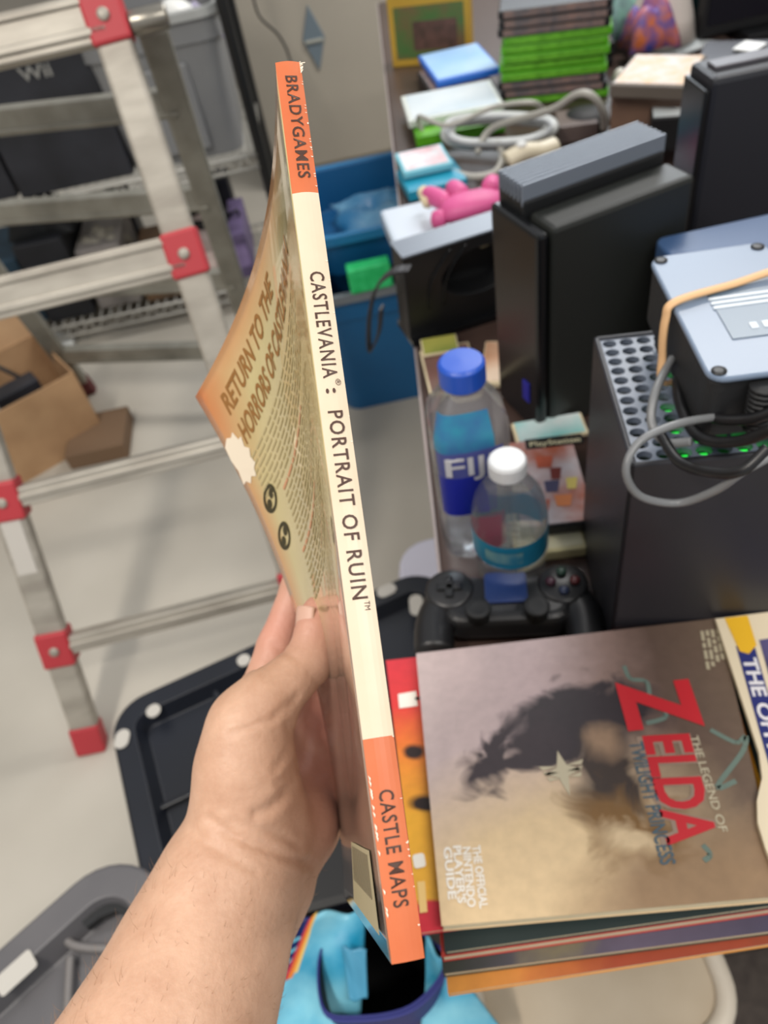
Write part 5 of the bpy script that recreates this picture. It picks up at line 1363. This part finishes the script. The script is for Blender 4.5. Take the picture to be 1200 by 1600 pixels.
# ================================================================== HAND AND FOREARM
def hand():
    def c3(px, py, d): return np.array([(px - 600) / F * d, (py - 800) / F * d, d])
    prims = []   # (a, ra, b, rb, group)
    def chain(pts, g):
        for (a, b) in zip(pts[:-1], pts[1:]): prims.append((c3(*a[:3]), a[3], c3(*b[:3]), b[3], g))
    chain([(150, 1860, .300, .047), (215, 1720, .315, .044), (278, 1590, .333, .0405), (322, 1475, .350, .0365), (360, 1375, .362, .0318), (396, 1295, .376, .0285)], 0)   # forearm
    chain([(340, 1480, .375, .034), (400, 1370, .385, .028), (420, 1300, .395, .026)], 0)
    chain([(392, 1300, .374, .025), (385, 1240, .368, .0235), (384, 1190, .366, .0215), (388, 1135, .366, .0185)], 0)        # thenar
    chain([(420, 1290, .395, .022), (408, 1180, .412, .018), (402, 1105, .422, .0135)], 0)                                     # index metacarpal
    chain([(440, 1290, .400, .022), (440, 1190, .425, .016), (440, 1115, .437, .0125)], 0)
    chain([(462, 1290, .405, .020), (478, 1200, .432, .015), (478, 1135, .446, .012)], 0)
    chain([(468, 1280, .400, .021), (492, 1240, .420, .018), (505, 1180, .446, .013)], 0)                                     # outer palm
    fingers = [
        [(402, 1105, .422, .0135), (432, 1010, .433, .0108), (466, 915, .441, .0095), (520, 880, .430, .0085), (552, 905, .398, .0078), (556, 930, .380, .0070)],
        [(440, 1115, .437, .0125), (482, 1040, .450, .0105), (520, 985, .458, .0095), (556, 985, .430, .0085), (568, 1000, .398, .0078), (570, 1015, .382, .0070)],
        [(478, 1135, .446, .0120), (512, 1090, .458, .0100), (542, 1062, .462, .0092), (572, 1064, .432, .0082), (578, 1080, .402, .0074), (579, 1092, .388, .0068)],
        [(505, 1180, .446, .0115), (535, 1150, .456, .0090), (556, 1138, .456, .0082), (582, 1140, .432, .0074), (588, 1152, .410, .0068), (589, 1162, .398, .0062)]]
    for g, f in enumerate(fingers): chain(f, 1 + g)
    chain([(388, 1135, .366, .0170), (420, 1092, .368, .0145), (452, 1064, .372, .0122), (484, 1032, .379, .0118), (494, 985, .384, .0102), (497, 955, .387, .0085)], 5)   # thumb
    chain([(395, 1120, .38, .015), (402, 1075, .40, .010)], 0)      # web
    A = np.array([p[0] for p in prims]); B = np.array([p[2] for p in prims])
    lo = np.minimum(A.min(0), B.min(0)) - .052; hi = np.maximum(A.max(0), B.max(0)) + .052
    h = .0019
    n = np.ceil((hi - lo) / h).astype(int)
    gx_, gy_, gz_ = [lo[i] + h * np.arange(n[i]) for i in range(3)]
    G = np.stack(np.meshgrid(gx_, gy_, gz_, indexing='ij'), -1).astype(np.float32)
    def cone(P_, a, ra, b, rb):
        ab = b - a; t = np.clip(((P_ - a) @ ab) / (ab @ ab), 0, 1)
        return np.linalg.norm(P_ - a - t[..., None] * ab, axis=-1) - (ra + (rb - ra) * t)
    def smin(x, y, k):
        hh = np.clip(.5 + .5 * (y - x) / k, 0, 1); return y * (1 - hh) + x * hh - k * hh * (1 - hh)
    groups = {}
    for a, ra, b, rb, g in prims:
        d = cone(G, a.astype(np.float32), ra, b.astype(np.float32), rb)
        groups[g] = d if g not in groups else smin(groups[g], d, .010 if g == 0 else .004)
    D_ = groups[0]
    for g in range(1, 6): D_ = smin(D_, groups[g], .006 if g < 5 else .009)
    # surface nets
    s = D_ < 0
    c0 = s[:-1, :-1, :-1]; cnt = np.zeros(c0.shape, np.int8)
    corners = [(i, j, k) for i in (0, 1) for j in (0, 1) for k in (0, 1)]
    sl = lambda arr, o: arr[o[0]:arr.shape[0] - 1 + o[0], o[1]:arr.shape[1] - 1 + o[1], o[2]:arr.shape[2] - 1 + o[2]]
    for o in corners: cnt += sl(s, o)
    act = (cnt > 0) & (cnt < 8); idx = -np.ones(act.shape, int); cells = np.argwhere(act); idx[act] = np.arange(len(cells))
    acc = np.zeros((len(cells), 3)); m = np.zeros(len(cells))
    for o in corners:
        for ax in range(3):
            if o[ax] == 0:
                o2 = list(o); o2[ax] = 1
                d1 = D_[tuple((cells + o).T)]; d2 = D_[tuple((cells + o2).T)]
                cr_ = (d1 < 0) != (d2 < 0); tt_ = np.where(cr_, d1 / (d1 - d2 + 1e-12), 0)
                p = np.array(o, float)[None] + np.zeros((len(cells), 3)); p[:, ax] += tt_
                acc[cr_] += p[cr_]; m[cr_] += 1
    V = lo + h * (cells + acc / m[:, None])
    faces = []
    for ax in range(3):
        o = [0, 0, 0]; o[ax] = 1
        s1 = s[tuple(slice(0, s.shape[i] - o[i]) for i in range(3))]; s2 = s[tuple(slice(o[i], s.shape[i]) for i in range(3))]
        e = np.argwhere(s1 != s2); b_, c_ = [(1, 2), (2, 0), (0, 1)][ax]
        e = e[(e[:, b_] > 0) & (e[:, c_] > 0)]
        eb = np.zeros(3, int); eb[b_] = 1; ec = np.zeros(3, int); ec[c_] = 1
        e = e[(e < np.array(idx.shape)).all(1)]
        q = [idx[tuple((e - x).T)] for x in (0 * eb, eb, eb + ec, ec)]
        F4 = np.stack(q, 1); flip = s1[tuple(e.T)]
        F4[~flip] = F4[~flip][:, ::-1]; faces.append(F4[(F4 >= 0).all(1)])
    faces = np.concatenate(faces)
    # normals from the field, then creases pressed in where the palm folds
    def field_n(V):
        ii = np.clip(((V - lo) / h).round().astype(int), 1, np.array(D_.shape) - 2)
        g = np.stack([D_[ii[:, 0] + 1, ii[:, 1], ii[:, 2]] - D_[ii[:, 0] - 1, ii[:, 1], ii[:, 2]], D_[ii[:, 0], ii[:, 1] + 1, ii[:, 2]] - D_[ii[:, 0], ii[:, 1] - 1, ii[:, 2]], D_[ii[:, 0], ii[:, 1], ii[:, 2] + 1] - D_[ii[:, 0], ii[:, 1], ii[:, 2] - 1]], 1)
        return g / (np.linalg.norm(g, axis=1)[:, None] + 1e-9)
    # Laplacian smoothing
    ed_ = np.concatenate([faces[:, [0, 1]], faces[:, [1, 2]], faces[:, [2, 3]], faces[:, [3, 0]]]); ed_ = np.concatenate([ed_, ed_[:, ::-1]])
    deg = np.bincount(ed_[:, 0], minlength=len(V))
    for _ in range(6):
        a = np.stack([np.bincount(ed_[:, 0], weights=V[ed_[:, 1], k], minlength=len(V)) for k in range(3)], 1) / np.maximum(deg, 1)[:, None]
        V = V + .5 * (a - V)
    nr = field_n(V)
    px_, py_ = 600 + F * V[:, 0] / V[:, 2], 800 + F * V[:, 1] / V[:, 2]
    front = (nr * V).sum(1) < 0
    crs = [([(358, 1147), (405, 1131), (436, 1119), (462, 1096)], 4, .0011), ([(467, 1084), (447, 1100), (430, 1115)], 4, .0010), ([(449, 1131), (455, 1162), (430, 1203)], 5, .0008),
           ([(467, 1140), (461, 1187), (433, 1225)], 5, .0009), ([(482, 1130), (480, 1160), (467, 1200), (430, 1256), (399, 1272)], 7, .0018),
           ([(446, 1240), (480, 1226), (527, 1190)], 6, .0010), ([(327, 1281), (374, 1309), (420, 1328), (455, 1340), (483, 1350)], 6, .0018), ([(361, 1284), (430, 1303), (467, 1325)], 5, .0012),
           ([(300, 1300), (340, 1330), (400, 1362)], 5, .0006), ([(449, 1019), (458, 1026), (467, 1028)], 4, .0007), ([(440, 1020), (433, 1010), (424, 1005)], 4, .0008), ([(500, 1075), (490, 1060), (482, 1050)], 3, .0004),
           ([(520, 1120), (505, 1160), (500, 1200)], 6, .0008)]
    disp = np.zeros(len(V))
    for pts, w, dep in crs:
        sp_ = np.array(spline([np.array([a, b, 0.]) for a, b in pts], 30))[:, :2]
        near = front & (px_ > sp_[:, 0].min() - 25) & (px_ < sp_[:, 0].max() + 25) & (py_ > sp_[:, 1].min() - 25) & (py_ < sp_[:, 1].max() + 25)
        ii = np.where(near)[0]
        dd = np.sqrt(((np.stack([px_[ii], py_[ii]], 1)[:, None] - sp_[None]) ** 2).sum(-1)).min(1)
        dep = dep * .75; w = w * 1.1
        disp[ii] -= dep * np.exp(-(dd / w) ** 2) - dep * .3 * np.exp(-((dd - 2.3 * w) / w) ** 2)
    V = V + nr * disp[:, None]
    VW = CAM + V @ R.T
    t = thing('person', PD(215, 1720, .315), 'left hand and bare forearm reaching up, thumb and fingers pinching the book', 'person')
    me = bpy.data.meshes.new('arm'); org = np.array(t.location)
    me.from_pydata((VW - org).tolist(), [], faces.tolist())
    for p in me.polygons: p.use_smooth = True
    sk = bpy.data.materials.new('skin'); sk.use_nodes = True; nt = sk.node_tree; b = nt.nodes['Principled BSDF']
    b.inputs['Roughness'].default_value = .5
    b.inputs['Subsurface Weight'].default_value = .10; b.inputs['Subsurface Radius'].default_value = (.012, .005, .003); b.inputs['Subsurface Scale'].default_value = .5
    tcn = nt.nodes.new('ShaderNodeTexCoord')
    n1 = nt.nodes.new('ShaderNodeTexNoise'); n1.inputs['Scale'].default_value = 42; n1.inputs['Detail'].default_value = 8; n1.inputs['Roughness'].default_value = .7; nt.links.new(tcn.outputs['Object'], n1.inputs[0])
    rp = nt.nodes.new('ShaderNodeValToRGB'); rp.color_ramp.elements[0].position = .35; rp.color_ramp.elements[1].position = .68
    rp.color_ramp.elements[0].color = (*lin((208, 168, 142)), 1); rp.color_ramp.elements[1].color = (*lin((190, 148, 122)), 1)
    nt.links.new(n1.outputs[0], rp.inputs[0])
    at = nt.nodes.new('ShaderNodeAttribute'); at.attribute_name = 'flush'
    mx = nt.nodes.new('ShaderNodeMix'); mx.data_type = 'RGBA'; nt.links.new(at.outputs['Fac'], mx.inputs[0]); nt.links.new(rp.outputs[0], mx.inputs[6]); mx.inputs[7].default_value = (*lin((208, 142, 126)), 1)
    nt.links.new(mx.outputs[2], b.inputs['Base Color'])
    n3 = nt.nodes.new('ShaderNodeTexNoise'); n3.inputs['Scale'].default_value = 380; n3.inputs['Detail'].default_value = 3; nt.links.new(tcn.outputs['Object'], n3.inputs[0])
    bp = nt.nodes.new('ShaderNodeBump'); bp.inputs['Strength'].default_value = .35; bp.inputs['Distance'].default_value = .0008; nt.links.new(n3.outputs[0], bp.inputs['Height']); nt.links.new(bp.outputs[0], b.inputs['Normal'])
    me.materials.append(sk)
    fl = me.attributes.new('flush', 'FLOAT', 'POINT')      # rosier palm and finger skin
    ctrs = [(c3(492, 1240, .41), .030, .85), (c3(500, 965, .387), .020, .8), (c3(440, 980, .43), .030, .7), (c3(500, 1130, .44), .030, .8)]
    val = np.zeros(len(V))
    for c_, r_, k_ in ctrs: val = np.maximum(val, k_ * np.exp(-(np.linalg.norm(V - c_, axis=1) / r_) ** 2))
    fl.data.foreach_set('value', val.astype(np.float32))
    o = bpy.data.objects.new('arm', me); COL.objects.link(o); o.parent = t
    # short fine hairs on the forearm
    cand = np.where((py_ > 1330) & (py_ < 1640) & ((nr * V).sum(1) < .25 * np.linalg.norm(V, axis=1)))[0]
    mbh = MB(); axd = nrm(c3(396, 1295, .376) - c3(215, 1720, .315))
    for i in rng.choice(cand, 260, replace=False):
        edge = 1 if nr[i, 0] < -.3 else .6
        dr_ = nrm(nr[i] * rng.uniform(.25, .6) + axd * rng.uniform(.2, .9) + rng.normal(0, .35, 3)); l = rng.uniform(.003, .007) * edge
        a = V[i]; mbh.tube([cw(a - nr[i] * .0004), cw(a + dr_ * l * .5), cw(a + dr_ * l + axd * l * .2)], [.00006, .00005, .00002], 3)
    hr = mbh.build('arm_hair', mat('hair_brown', (158, 120, 88), .6), t, smooth=True); hr['kind'] = 'stuff'
    # thumbnail on the side turned away from the book
    c_ = c3(484, 972, .383)
    def nf(u, v):
        a = (u - .5) * 2.0; bq_ = (v - .5) * 2
        ax = nrm(c3(497, 955, .387) - c3(494, 995, .384)); out_ = nrm(np.array([-.72, -.1, -.68])); sd = nrm(np.cross(ax, out_))
        ctr = c3(495, 966, .3862); r_ = .0098
        return cw(ctr + ax * bq_ * .0062 * math.sqrt(max(0, 1 - .35 * a * a)) + (out_ * math.cos(a * .75) + sd * math.sin(a * .75)) * (r_ + .0004))
    nl = MB().grid(nf, 10, 10).build('thumbnail', mat('nail', (214, 172, 152), .5), t, smooth=True, solid=.0006)
hand()
